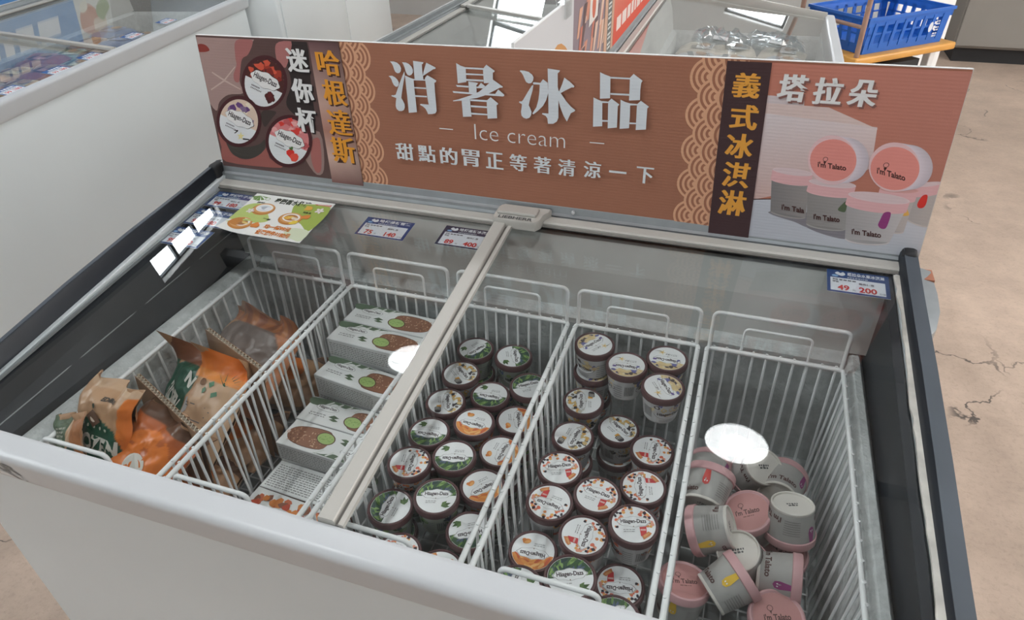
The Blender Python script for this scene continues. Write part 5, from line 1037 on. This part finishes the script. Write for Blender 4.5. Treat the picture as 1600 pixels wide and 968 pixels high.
def gel_side(drop):
    p = Print(6e-5)
    for o in (0, 180):
        p.text("i'm Talato", o - 42, .16, o + 42, .36, BRN, bold=.03)
        p.poly([(o + 50, .98), (o + 62, .98), (o + 66, .62), (o + 64, .48), (o + 56, .42), (o + 48, .48), (o + 46, .62)], drop); p.ell(o + 53, .56, 1.6, .03, (.8, .8, .8), n=8); p.ell(o + 59, .56, 1.6, .03, (.8, .8, .8), n=8)
    for o in (110, 290): p.lines(o - 20, .2, o + 20, .75, 7, (.24, .23, .22), 3, .35)
    return p.mesh('side_print', M['print'], lambda u, v, k: ((.0292 + .0053 * v + .0003 + k) * math.cos(math.radians(u)), (.0292 + .0053 * v + .0003 + k) * math.sin(math.radians(u)), .003 + .043 * v))
GSD = [gel_side((.60, .07, .06)), gel_side((.78, .50, .05)), gel_side((.30, .05, .20))]
p = Print(3e-5)
for i, w in enumerate((.62, .50)): p.lines(-w * .5, -.12 + .16 * (1 - i), w * .5, .0 + .16 * (1 - i), 1, (.10, .10, .10), 4 + i, .85)
GU = p.mesh('base_print', M['print'], lambda x, y, k: (x * .026, -y * .026, .0031 - k))
LG = ['pink-lidded tub standing at the back left with a red drop on its side', 'pink-lidded tub showing its full pink lid to us in the middle', 'upside-down tub with pale base and date stamp, right of the full pink lid', 'tub lying on its side with a yellow drop, lid toward the tub basket',
      'tub lying with its pale base turned up below the lamp reflection', 'pink-lidded tub standing behind the upside-down tub by the basket side', 'upside-down tub in the middle showing its base ring edge-on', 'tub lying with its open-looking pale base toward the shopper',
      'tub lying with its pink lid toward the freezer end wall', 'pink lid facing up beneath the tub lying toward the end wall', 'tub standing at the left front with a pink rim', 'pink-lidded tub hidden behind the red-drop tub', 'pink-rimmed tub wedged beneath the full pink lid', 'pink-lidded tub at the very front of the gelato basket']
g0 = None
for i, ((A, ax, roll), lb) in enumerate(zip(TAL, LG)):
    if g0 is None:
        g0 = o = thing('gelato_tub', 'x', 'tub'); link('body', GB, o); link('base_rim', GR, o); l_ = link('lid', GLD, o); link('lid_print', GP, l_); link('side_print', GSD[0], o); link('base_print', GU, o)
    else: o = copy_tree(g0)
    for ch in o.children:
        if ch.name.startswith('side_print'): ch.data = GSD[{0: 0, 3: 1}.get(i, i % 3)]
    zax = Vector(ax).normalized()
    rgt = Vector((.947, .319, -.027)) if abs(zax.z) > .35 else Vector((0, 0, 1))
    xax = (rgt - zax * rgt.dot(zax)).normalized(); yax = zax.cross(xax)
    Mx = Matrix((xax, yax, zax)).transposed() @ Matrix.Rotation(math.radians(roll + (-62 if i == 0 else 0)), 3, 'Z')
    o.rotation_euler = Mx.to_euler(); o.location = Vector(A) - zax * HG
    o['label'] = lb; o['group'] = 'pink-lidded tubs in the last basket'

# ---------------------------------------------------------------- kraft bags of frozen fruit and the card dividers
from mathutils import noise as mn
TAN, TAN2, ORG, GRN, BRN2, PLUM = (.50, .29, .16), (.58, .38, .24), (.74, .20, .035), (.022, .095, .058), (.14, .065, .035), (.12, .075, .085)
def bag_fn(w, h, th, seed, bend=.0, v0=.45, wav=.012, crump=.007, twist=0.0):
    ofs = Vector((seed * 3.1, seed * 1.7, seed * .9))
    def fn(u, v, s=1.0, lift=0.0):
        t = max(0.0, 1 - abs(u) ** 2.4) ** .62 * max(0.0, 1 - abs(v) ** 4) ** .7
        if v > v0: t *= max(.06, 1 - (v - v0) / (1 - v0) * 1.05)
        n = mn.noise(Vector((u * 1.6, v * 1.8, s * .6)) + ofs) + .55 * mn.noise(Vector((u * 4.2, v * 4.4, s)) + ofs) + .3 * abs(mn.noise(Vector((u * 9, v * 8, s)) + ofs))
        y = -s * th / 2 * t - s * lift + crump * n
        x = u * w / 2 * (1 - .06 * v * v) + .004 * mn.noise(Vector((v * 3, seed, 0)))
        z = v * h / 2
        if v > v0:
            k = v - v0; y += bend * k * k; z -= abs(bend) * .5 * k * k; y += wav * k * math.sin(5.5 * u + seed)
            x += twist * k
        return Vector((x, y, z))
    return fn
M['bag'] = print_mat('kraft_bag_film', .34, .5)
def bag(label, loc, rot, size, seed, colf, prints=None, **kw):
    t = thing('fruit_bag', label, 'bag', loc, rot, 'kraft bags of frozen fruit'); w, h, th = size
    fn = bag_fn(w, h, th, seed, **kw); nu, nv = 56, 64
    for s, nm in ((1.0, 'front_film'), (-1.0, 'back_film')):
        mb = MB(); vs = []; cs = []
        for j in range(nv):
            for i in range(nu):
                u, v = -1 + 2 * i / (nu - 1), -1 + 2 * j / (nv - 1); vs.append(fn(u, v, s)); cs.append(colf(u, v) if s > 0 else TAN)
        mb.v = [tuple(p) for p in vs]; mb.c = cs
        mb.f = [(j * nu + i, j * nu + i + 1, (j + 1) * nu + i + 1, (j + 1) * nu + i) for j in range(nv - 1) for i in range(nu - 1)]
        mb.build(nm, M['bag'], t, 180)
    if prints:
        p = Print(5e-5); prints(p)
        p.build('bag_print', M['print'], lambda u, v, k: fn(u, v, 1.0, .0009 + k), t)
    return t
D2 = math.radians
def col1(u, v):
    if (u / 1.05) ** 2 + ((v + .62) / .98) ** 2 < 1 and v < .34: return GRN
    if v > .82: return TAN2
    if u > .62 + .2 * v: return ORG
    return TAN
def pr1(p):
    p.text('FROZEN', -.80, -.24, .78, .06, (.66, .66, .60), bold=.05); p.text('FRUIT', -.5, -.68, .5, -.36, (.66, .66, .60), bold=.04)
    for i in range(5): p.ell(-.42 + .2 * i, .20, .035, .03, (.5, .52, .44), n=8)
    p.text('EDIBLE', .06, .66, .50, .72, (.05, .04, .03), bold=.05); p.ell(-.02, .56, .06, .05, (.03, .06, .04), n=12)
    p.poly([(-.30, .34), (-.02, .50), (.22, .32), (-.06, .18)], (.16, .09, .06)); p.poly([(-.25, .34), (-.02, .47), (.17, .32), (-.06, .21)], TAN); p.ell(-.05, .335, .13, .075, (.16, .09, .06), -10, n=16); p.ell(-.05, .335, .10, .05, (.62, .50, .40), -10, n=16)
bag('kraft bag of frozen fruit with a green dome, standing nearest the front lip', (.046, -.458, .694), (D2(-30), D2(3), D2(-6)), (.112, .185, .045), 1.0, col1, pr1, bend=.06, v0=.6, wav=.03)
def col2(u, v):
    if v > .70: return BRN2
    r = math.hypot(u - .1, v + .2)
    return ORG if r < .8 and mn.noise(Vector((u * 3, v * 3, 2))) > -.35 else (TAN if v < -.4 else (.48, .12, .03))
def pr2(p):
    p.ell(.05, -.1, .30, .22, (.70, .68, .62), n=20); p.ell(.10, -.1, .19, .14, ORG, n=20); p.text('FRUIT', -.55, -.62, .62, -.30, (.72, .66, .58), bold=.05)
bag('orange bag of frozen fruit with a white ring print beside the green-dome bag', (.122, -.466, .668), (D2(-50), D2(14), D2(-16)), (.130, .175, .045), 2.3, col2, pr2, bend=.05, v0=.5, wav=.05)
def col3(u, v):
    if v > .58: return ORG if u > -.25 else (.22, .09, .05)
    if v > .42 and u > -.1: return (.78, .28, .06)
    if u < -.05 and v > -.55 and (u + .35) ** 2 / .36 + (v - .05) ** 2 / .5 < 1: return GRN
    if u < -.82: return GRN
    return TAN2 if u > .1 else TAN
def pr3(p):
    p.text('N', -.32, .22, -.05, .42, (.66, .66, .60), bold=.05, rot=-20); p.text('FROZEN', -.80, -.18, -.2, .12, (.62, .63, .57), bold=.05, rot=-25)
    p.rect(.02, -.62, .80, .06, (.42, .42, .42))
    for i in range(13): p.rect(.05, -.58 + i * .047, .77 - (i * 7 % 5) * .05, -.58 + i * .047 + .014, (.14, .14, .15), l=p.k if i else None)
    for i in range(6):
        p.poly([(.62, .40), (.62 + .30 * math.cos(.3 + i * .42) , .40 + .26 * math.sin(.3 + i * .42)), (.66, .39)], (.03, .12, .07))
    for x, y in ((.42, .30), (.55, .16), (.30, .18)): p.poly([(x, y), (x + .07, y + .06), (x + .03, y + .12), (x - .04, y + .07)], (.10, .24, .14))
    p.ell(.22, .36, .07, .06, (.20, .10, .05), n=12)
bag('kraft bag with green patch, silver label and folded orange top, between the two card dividers', (.104, -.325, .655), (D2(-52), D2(-4), D2(-10)), (.172, .215, .06), 4.1, col3, pr3, bend=-.10, v0=.46, wav=.09, crump=.009)
def col4(u, v):
    if v > .55: return (.44, .17, .06) if (int((u + 1) * 7) % 2) else (.30, .11, .05)
    if (u + .1) ** 2 / .75 + (v - .05) ** 2 / .40 < 1: return (.19, .145, .125)
    return TAN if u < .35 else (.55, .22, .10)
def pr4(p):
    for i in range(5): y = -.30 - i * .12; p.poly([(.12, y), (.22, y + .09), (.14, y + .12)], (.05, .05, .05)); p.poly([(.10, y), (.0, y + .09), (.08, y + .12)], (.05, .05, .05))
    p.rect(.10, -.95, .125, -.2, (.05, .05, .05)); p.text('FROZEN', .30, -.30, .85, -.12, (.55, .40, .30), bold=.03, rot=-14)
bag('dark-windowed bag of frozen fruit behind the rear card divider', (.098, -.178, .642), (D2(-62), D2(4), D2(-8)), (.172, .205, .065), 6.7, col4, pr4, bend=-.16, v0=.50, wav=.05)
def col5(u, v): return (.09, .14, .08) if v > .1 and u < .2 else (TAN2 if u < .5 else (.40, .16, .06))
def pr5(p): p.rect(-.6, .2, .1, .75, (.22, .28, .20)); p.lines(-.55, .25, .05, .7, 5, (.5, .5, .42), 2); p.ell(.45, .1, .18, .12, (.03, .07, .05), n=14)
bag('small green and tan corner of a bag poking up beside the front lip', (.026, -.505, .692), (D2(-30), D2(-12), D2(8)), (.05, .13, .018), 8.2, col5, pr5, bend=.03, v0=.5, wav=.02)
# bags lower down that carry the top ones
for j, (x, y, lb) in enumerate(((.065, -.47, 'kraft bag lying flat under the front fruit bags'), (.150, -.42, 'kraft bag lying under the orange fruit bag'), (.105, -.28, 'kraft bag lying flat under the silver-label bag'), (.105, -.11, 'kraft bag lying flat under the dark-windowed bag'))):
    bag(lb, (x if j != 1 else .145, y, .530 + .02 * (j == 1)), (D2(-90), 0, D2(4 * j)), (.165 if j != 1 else .11, .15, .075), 10 + j, lambda u, v: BRN2 if v > .5 else (ORG if (u * u + v * v) < .3 else TAN), None, bend=0, crump=.005)
M['card_face'] = mat('corrugated_face', (.36, .22, .13), .75, noise=.08, scale=14)
M['card_flute'] = mat('corrugated_flute', (.66, .57, .46), .8)
def divider(label, x0, y0, x1, y1, ztop, h, lean):
    L = math.hypot(x1 - x0, y1 - y0); t = thing('card_divider', label, 'cardboard', (x0, y0, ztop - h), (0, 0, math.atan2(y1 - y0, x1 - x0)), 'corrugated card dividers')
    sh = lambda y, z: y + lean * z
    for nm, a, b in (('liner_sheet', -.0042, -.0034), ('liner_sheet', .0034, .0042)):
        mb = MB(); mb.sweep([[(x, sh(a, 0), 0), (x, sh(b, 0), 0), (x, sh(b, h), h), (x, sh(a, h), h)] for x in (0, L)]); mb.build(nm, M['card_face'], t)
    mb = MB(); n = int(L / .0016); pts = [(L * i / n, .0032 * math.sin(i * PI / 3)) for i in range(n + 1)]
    vs = []; fs = []
    for x, y in pts:
        for d in (-.0006, .0006):
            for z in (h - .03, h): vs.append((x, sh(y + d, z), z))
    for i in range(n):
        a = i * 4; b = a + 4; fs += [(a, b, b + 1, a + 1), (a + 2, a + 3, b + 3, b + 2), (a + 1, b + 1, b + 3, a + 3)]
    mb.add(vs, fs); mb.build('fluted_core', M['card_flute'], t)
    return t
divider('brown corrugated card divider behind the green-dome bag', .012, -.368, .203, -.448, .722, .20, .10)
divider('brown corrugated card divider in front of the dark-windowed bag', .040, -.225, .203, -.292, .722, .20, .10)

# ---------------------------------------------------------------- boxes of ice cream bars
BL, BWD, BH = .182, .0605, .0395
mb = MB(); mb.rbox(-BL / 2, BL / 2, -BWD / 2, BWD / 2, 0, BH - .0004, .0012); M['box_card'] = mat('white_box_card', (.66, .67, .67), .45); BOXM = mb.mesh('carton', M['box_card'])
def bar_top(kind):
    p = Print(1.5e-5); q = random.Random(kind); w, h = .168 - .003, .0565 - .003
    p.rect(-w / 2, -h / 2, w / 2, h / 2, (.76, .77, .76))
    if kind == 'pistachio':
        p.poly(soft([(-w / 2 + .001, h / 2 - .0005), (-w / 2 + .001, h / 2 - .016), (-.055, .012), (-.040, .022), (-.02, .018), (0, .024), (.012, h / 2 - .0006)]), (.11, .16, .10))
        for i in range(4): x = -.055 + .018 * i; p.poly([(x, .016), (x + .010, .026), (x + .013, .025), (x + .004, .014)], (.66, .68, .64))
        def body(sc, col, dx=0): p.poly(soft([(.004 + dx, .013 * sc), (.03, .020 * sc), (.062, .017 * sc), (.076, .008), (.078, -.006), (.064, -.016 * sc), (.03, -.021 * sc), (.006 + dx, -.016 * sc)]), col)
        body(1.06, (.10, .045, .03)); body(1.0, (.27, .12, .07))
        for i in range(70):
            x, y = q.uniform(.012, .072), q.uniform(-.017, .016); p.ell(x, y, q.uniform(.0012, .0026), .0011, [(.46, .25, .15), (.17, .07, .04), (.58, .38, .25)][i % 3], q.uniform(0, 180), n=6, l=p.k if i else None)
        p.ell(.012, -.006, .0175, .0125, (.13, .065, .04), -12, n=24); p.ell(.012, -.006, .0155, .0108, (.36, .50, .17), -12, n=24)
        for i in range(12): p.ell(.012 + q.uniform(-.011, .011), -.006 + q.uniform(-.006, .006), .0016, .001, (.25, .38, .11), q.uniform(0, 180), n=6, l=p.k if i else None)
        p.rect(.076, -.003, .0815, .003, (.62, .48, .42))
        p.ell(-.046, .009, .0215, .0075, (.2, .2, .2), 0, n=28); p.ell(-.046, .009, .0208, .0069, (.78, .79, .78), 0, n=28); p.text('Häagen-Dazs', -.063, .0055, -.029, .0130, (.05, .03, .035), bold=.025)
        p.lines(-.070, -.012, -.040, -.003, 2, (.25, .25, .25), 3, .4)
        p.poly([(-.034, -.008), (-.026, -.002), (-.014, -.006), (-.024, -.010)], (.07, .11, .06)); p.poly([(-.030, -.013), (-.022, -.009), (-.012, -.013), (-.02, -.0155)], (.10, .15, .08))
    elif kind == 'red':
        for i in range(90):
            cx_, cy_ = q.uniform(-w / 2 + .008, w / 2 - .008), q.uniform(-h / 2 + .006, h / 2 - .006)
            p.poly([(cx_ + u, cy_ + v) for u, v in blob(0, 0, .0062, i, 6, .35)], [(.50, .07, .03), (.66, .22, .05), (.24, .09, .05), (.56, .14, .06)][i % 4])
        p.ell(-.02, -.006, .024, .010, (.76, .76, .75), n=24); p.text('Häagen-Dazs', -.039, -.010, -.001, -.002, (.06, .03, .03), bold=.025)
    else:
        p.lines(-w / 2 + .004, -h / 2 + .004, w / 2 - .004, h / 2 - .004, 11, (.22, .22, .22), 4, .42)
    return p.mesh('top_print', M['print'], lambda x, y, k: (x * BL / .168, y * BWD / .0565, BH - .0003 + k))
def bar_side(kind):
    p = Print(3e-5); q = random.Random(kind + 's'); w = BL - .003
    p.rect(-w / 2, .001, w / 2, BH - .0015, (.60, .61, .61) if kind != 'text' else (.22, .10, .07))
    if kind == 'text':
        for i in range(26): p.poly([(u + q.uniform(-w / 2 + .006, w / 2 - .006) * 0 + (-w / 2 + .007 + i * .006), v + .012 + .014 * q.random()) for u, v in blob(0, 0, .0055, i, 6, .3)], [(.34, .15, .09), (.16, .06, .04), (.45, .26, .18)][i % 3])
    else:
        p.lines(-w / 2 + .004, .004, w / 2 * .45, BH - .005, 7, (.20, .20, .20), 6, .4); p.ell(w / 2 - .03, BH / 2, .016, .010, (.2, .2, .2), n=20); p.ell(w / 2 - .03, BH / 2, .0153, .0094, (.7, .71, .7), n=20); p.text('Häagen-Dazs', w / 2 - .043, BH / 2 - .003, w / 2 - .017, BH / 2 + .004, (.05, .03, .035), bold=.025)
    return p.mesh('side_print', M['print'], lambda x, y, k: (x, -BWD / 2 - .0003 - k, y))
KT = {k: (bar_top(k), bar_side(k)) for k in ('pistachio', 'text', 'red')}
def bar_box(kind, x, y, z, yaw, label, group='white boxes of ice cream bars'):
    t = thing('ice_cream_box', label, 'box', (x, y, z), (0, 0, D2(yaw)), group)
    link('carton', BOXM, t); link('top_print', KT[kind][0], t); link('side_print', KT[kind][1], t); b_ = link('side_print', KT[kind][1], t); b_.rotation_euler = (0, 0, PI)
    return t
stk = [('pistachio', .3365, -.043, 5, -3, 'white pistachio bar box at the back of its basket'), ('pistachio', .3360, -.105, 5, -3, 'white pistachio bar box beside the rear one, its left half under the lamp reflection'), ('pistachio', .3385, -.172, 4, -8, 'white pistachio bar box turned askew, third from the back'),
       ('pistachio', .3385, -.239, 3, -3, 'white pistachio bar box fourth from the back, touching the reversed one'), ('pistachio', .3385, -.301, 3, 177, 'white pistachio bar box turned end for end so its nutty bar points left'), ('text', .3400, -.364, 2, -3, 'white bar box lying face down, small print up'), ('red', .3360, -.427, 2, -4, 'red and orange ice cream box low by the front lip')]
for i, (kd, x, y, n, yaw, lb) in enumerate(stk):
    for k in range(n):
        topmost = k == n - 1
        bar_box(kd if topmost or i < 5 else 'text', x + (.002 * ((k * 7 + i) % 3 - 1) if not topmost else 0), y, .4885 + k * (BH + .0002), yaw if topmost else (yaw + (0 if i == 2 else 1.0 * ((k + i) % 2))), lb if topmost else '%s bar box below, in the %s stack from the back' % (('lowest', 'second lowest', 'middle', 'second highest')[k], ('first', 'second', 'third', 'fourth', 'fifth', 'sixth', 'seventh')[i]))

# ---------------------------------------------------------------- price cards and the poster lying on the glass
NAVY = (.012, .055, .20)
def price_card(label, cx, cy, w, h, dz, head, sub, a, b, navy=NAVY, rot=0):
    t = thing('price_card', label, 'price card', (cx, cy, zg(cy) + dz), (math.atan(GS), 0, D2(rot)), 'price cards on the near glass')
    mb = MB(); mb.box(-w / 2, w / 2, -h / 2, h / 2, 0, .0008); mb.build('card', M['board_edge'], t)
    p = Print(5e-5); p.rect(-w / 2, -h / 2, w / 2, h / 2, navy)
    p.rect(-w / 2 + .005, -h / 2 + .004, w / 2 - .006, h / 2 - .0195, (.70, .74, .80))
    p.poly(soft([(-w / 2 + .012, h / 2 - .009), (-w / 2 + .016, h / 2 - .004), (-w / 2 + .020, h / 2 - .007), (-w / 2 + .024, h / 2 - .004), (-w / 2 + .027, h / 2 - .010), (-w / 2 + .021, h / 2 - .014)]), (.72, .74, .78)); p.ell(-w / 2 + .012, h / 2 - .015, .005, .0025, (.22, .42, .70), n=14)
    p.text(head, -w / 2 + .030, h / 2 - .0125, w / 2 - .006, h / 2 - .0035, (.78, .80, .83), bold=.02)
    p.lines(-w / 2 + .030, h / 2 - .0178, w / 2 - .03, h / 2 - .0150, 1, (.50, .54, .60), 3, .8)
    p.text('原價', -w / 2 + .008, h / 2 - .0265, -w / 2 + .016, h / 2 - .0220, (.10, .10, .12), bold=.02); p.lines(-w / 2 + .018, h / 2 - .0262, -w / 2 + .042, h / 2 - .0225, 1, (.14, .14, .16), 5, .8)
    p.text('特價', -w / 2 + .008, h / 2 - .0325, -w / 2 + .017, h / 2 - .0278, (.10, .10, .12), bold=.02); p.text('兩件優惠', w / 2 - .044, h / 2 - .0320, w / 2 - .022, h / 2 - .0270, (.10, .10, .12), bold=.02)
    red_ = (.56, .035, .03)
    p.text(a, -w / 2 + .013, -h / 2 + .0055, -w / 2 + .034, -h / 2 + .0185, red_, bold=.03, keep=True); p.text('元', -w / 2 + .036, -h / 2 + .0065, -w / 2 + .041, -h / 2 + .0110, (.12, .12, .14))
    p.text(b, w / 2 - .047, -h / 2 + .0055, w / 2 - .016, -h / 2 + .0185, red_, bold=.03, keep=True); p.text(sub, w / 2 - .0155, -h / 2 + .0060, w / 2 - .007, -h / 2 + .0105, (.12, .12, .14))
    p.build('card_print', M['print'], lambda x, y, k: (x, y, .00085 + k), t); return t
LD, RD = -.0116, -.0016
price_card('blue price card 99 and 180, uppermost of three at the glass corner', -.0520, .0430, .092, .054, LD, '泰國椰子凍', '元/2個', '99', '180')
price_card('blue price card below the uppermost one at the glass corner', -.0550, -.0215, .092, .054, LD, '泰國椰子凍', '元/2個', '99', '180')
price_card('third blue price card under the window glare at the glass corner', -.0590, -.0880, .092, .054, LD, '泰國椰子凍', '元/2個', '99', '180')
price_card('blue price card 75 and 140 between the coconut poster and the lid bar', .3095, .0255, .100, .058, LD, '哈根達斯雪糕', '元/2個', '75', '140')
price_card('navy price card 89 and 400 touching the white lid bar', .4690, .0320, .096, .060, LD, '哈根達斯冰淇淋', '元/5個', '89', '400', (.014, .022, .065))
price_card('blue price card 49 and 200 in the far corner of the other lid', 1.1265, .0455, .090, .056, RD, '塔拉朵水果冰淇淋', '元/5個', '49', '200')
po = thing('poster_sheet', 'green and white coconut dessert poster sheet lying on the near glass', 'poster', (.0870, .0045, zg(.0045) - .0047), (math.atan(GS), 0, 0))
PW, PH = .183, .134
nx, ny = 12, 10
def pz(x, y): k = max(0, (-x - .03) / .06) * max(0, (-y - .0) / .067); return .0085 * k * k
mb = MB(); vs = []; fs = []
for s in (0, .0006):
    for j in range(ny + 1):
        for i in range(nx + 1): x, y = -PW / 2 + PW * i / nx, -PH / 2 + PH * j / ny; vs.append((x, y, pz(x, y) + s))
n1 = (nx + 1) * (ny + 1)
for o_ in (0, n1):
    for j in range(ny):
        for i in range(nx): a = o_ + j * (nx + 1) + i; fs.append((a, a + 1, a + nx + 2, a + nx + 1))
mb.add(vs, fs); mb.build('sheet', M['board_edge'], po)
p = Print(2e-5); w2, h2 = PW / 2 - .001, PH / 2 - .001; G1, G2, W3 = (.34, .44, .10), (.46, .56, .18), (.78, .79, .76)
def rows(x0, y0, x1, y1, col):                   # split into strips that follow the curled corner
    l = p.layer(None)
    for j in range(10):
        for i in range(12): xa, xb, ya, yb = x0 + (x1 - x0) * i / 12, x0 + (x1 - x0) * (i + 1) / 12, y0 + (y1 - y0) * j / 10, y0 + (y1 - y0) * (j + 1) / 10; p.raw([(xa, ya), (xb, ya), (xb, yb), (xa, yb)], [(0, 1, 2, 3)], col, l)
rows(-w2, -h2, w2, h2, W3)
p.poly(soft([(.012, .046), (.03, .052), (w2 - .001, .052), (w2 - .001, -.028), (.06, -.012), (.03, .004), (.02, .02)]), G1); p.poly(soft([(-w2 + .001, .018), (-.06, .034), (-.03, .010), (-.010, -.018), (-.040, -.030), (-.07, -.030), (-w2 + .001, -.040)]), G2)
p.poly(soft([(w2 - .001, -.03), (.05, -.028), (.045, -.05), (.07, -.060), (w2 - .001, -.062)]), (.62, .68, .50))
for r in range(5): t_ = math.radians(200 + 35 * r); p.poly([(-.078, .060), (-.078 + .018 * math.cos(t_), .060 + .018 * math.sin(t_)), (-.074 + .016 * math.cos(t_ + .3), .058 + .016 * math.sin(t_ + .3))], (.16, .28, .08))
p.text('泰國香水椰凍', -.038, .042, .044, .060, (.03, .04, .025), bold=.035); p.ell(-.056, .052, .006, .005, (.3, .4, .2), n=12); p.ell(-.056, .052, .0045, .0036, W3, n=12)
p.poly([(.052, .056), (.088, .060), (.088, .054), (.056, .0535)], (.50, .06, .05)); p.poly([(.058, .0556), (.086, .0582), (.086, .0564), (.060, .0548)], (.72, .7, .68))
def coco(x, y, r, fill):
    p.ell(x, y - .003, r * 1.12, r * .92, (.52, .22, .06), n=28); p.ell(x, y, r, r * .78, (.62, .33, .13), n=28); p.ell(x, y + .001, r * .84, r * .60, (.80, .77, .73), n=28); p.ell(x, y + .0005, r * .66, r * .45, fill[0], n=24)
    for i, c in enumerate(fill[1:]): p.poly(soft([(x + u * 1.3, y + v * .8) for u, v in blob((i - 1) * r * .26, (i % 2) * r * .12 - .001, r * .26, i + int(x * 900), 7, .4)]), c)
coco(-.043, .020, .022, ((.62, .66, .70), (.76, .78, .80), (.42, .46, .50), (.74, .76, .78))); coco(.030, .002, .022, ((.44, .20, .07), (.72, .42, .07), (.76, .52, .12), (.70, .62, .5))); coco(-.060, -.034, .022, ((.36, .17, .07), (.66, .42, .12), (.60, .34, .10), (.72, .54, .2)))
for x, y, s_ in ((-.066, .006, .008), (.074, .036, .009)): 
    for i in range(5): p.ell(x + s_ * .6 * math.cos(i * 1.256), y + s_ * .6 * math.sin(i * 1.256), s_ * .5, s_ * .32, (.74, .68, .66), i * 72, n=10)
for x, y, c in ((.058, .010, (.66, .24, .06)), (.046, .038, (.68, .40, .08)), (-.026, -.036, (.66, .24, .06)), (.044, -.010, (.74, .56, .08))): p.poly(soft([(x + u, y + v) for u, v in blob(0, 0, .008, int(x * 1000), 8, .4)]), c)
for s_, x, y in (('原味', -.062, .036), ('芒果', -.016, -.014), ('百香果', .052, .024)): p.text(s_, x - .008, y - .0025, x + .010, y + .0030, (.04, .05, .03), bold=.03)
OR = (.66, .20, .03)
p.text('均一價99元', -.006, -.042, .052, -.028, OR, bold=.035); p.text('任選兩件$180元', -.012, -.062, .062, -.046, OR, bold=.035)
p.build('poster_print', M['matte'], lambda x, y, k: (x, y, pz(x, y) + .00068 + k), po)
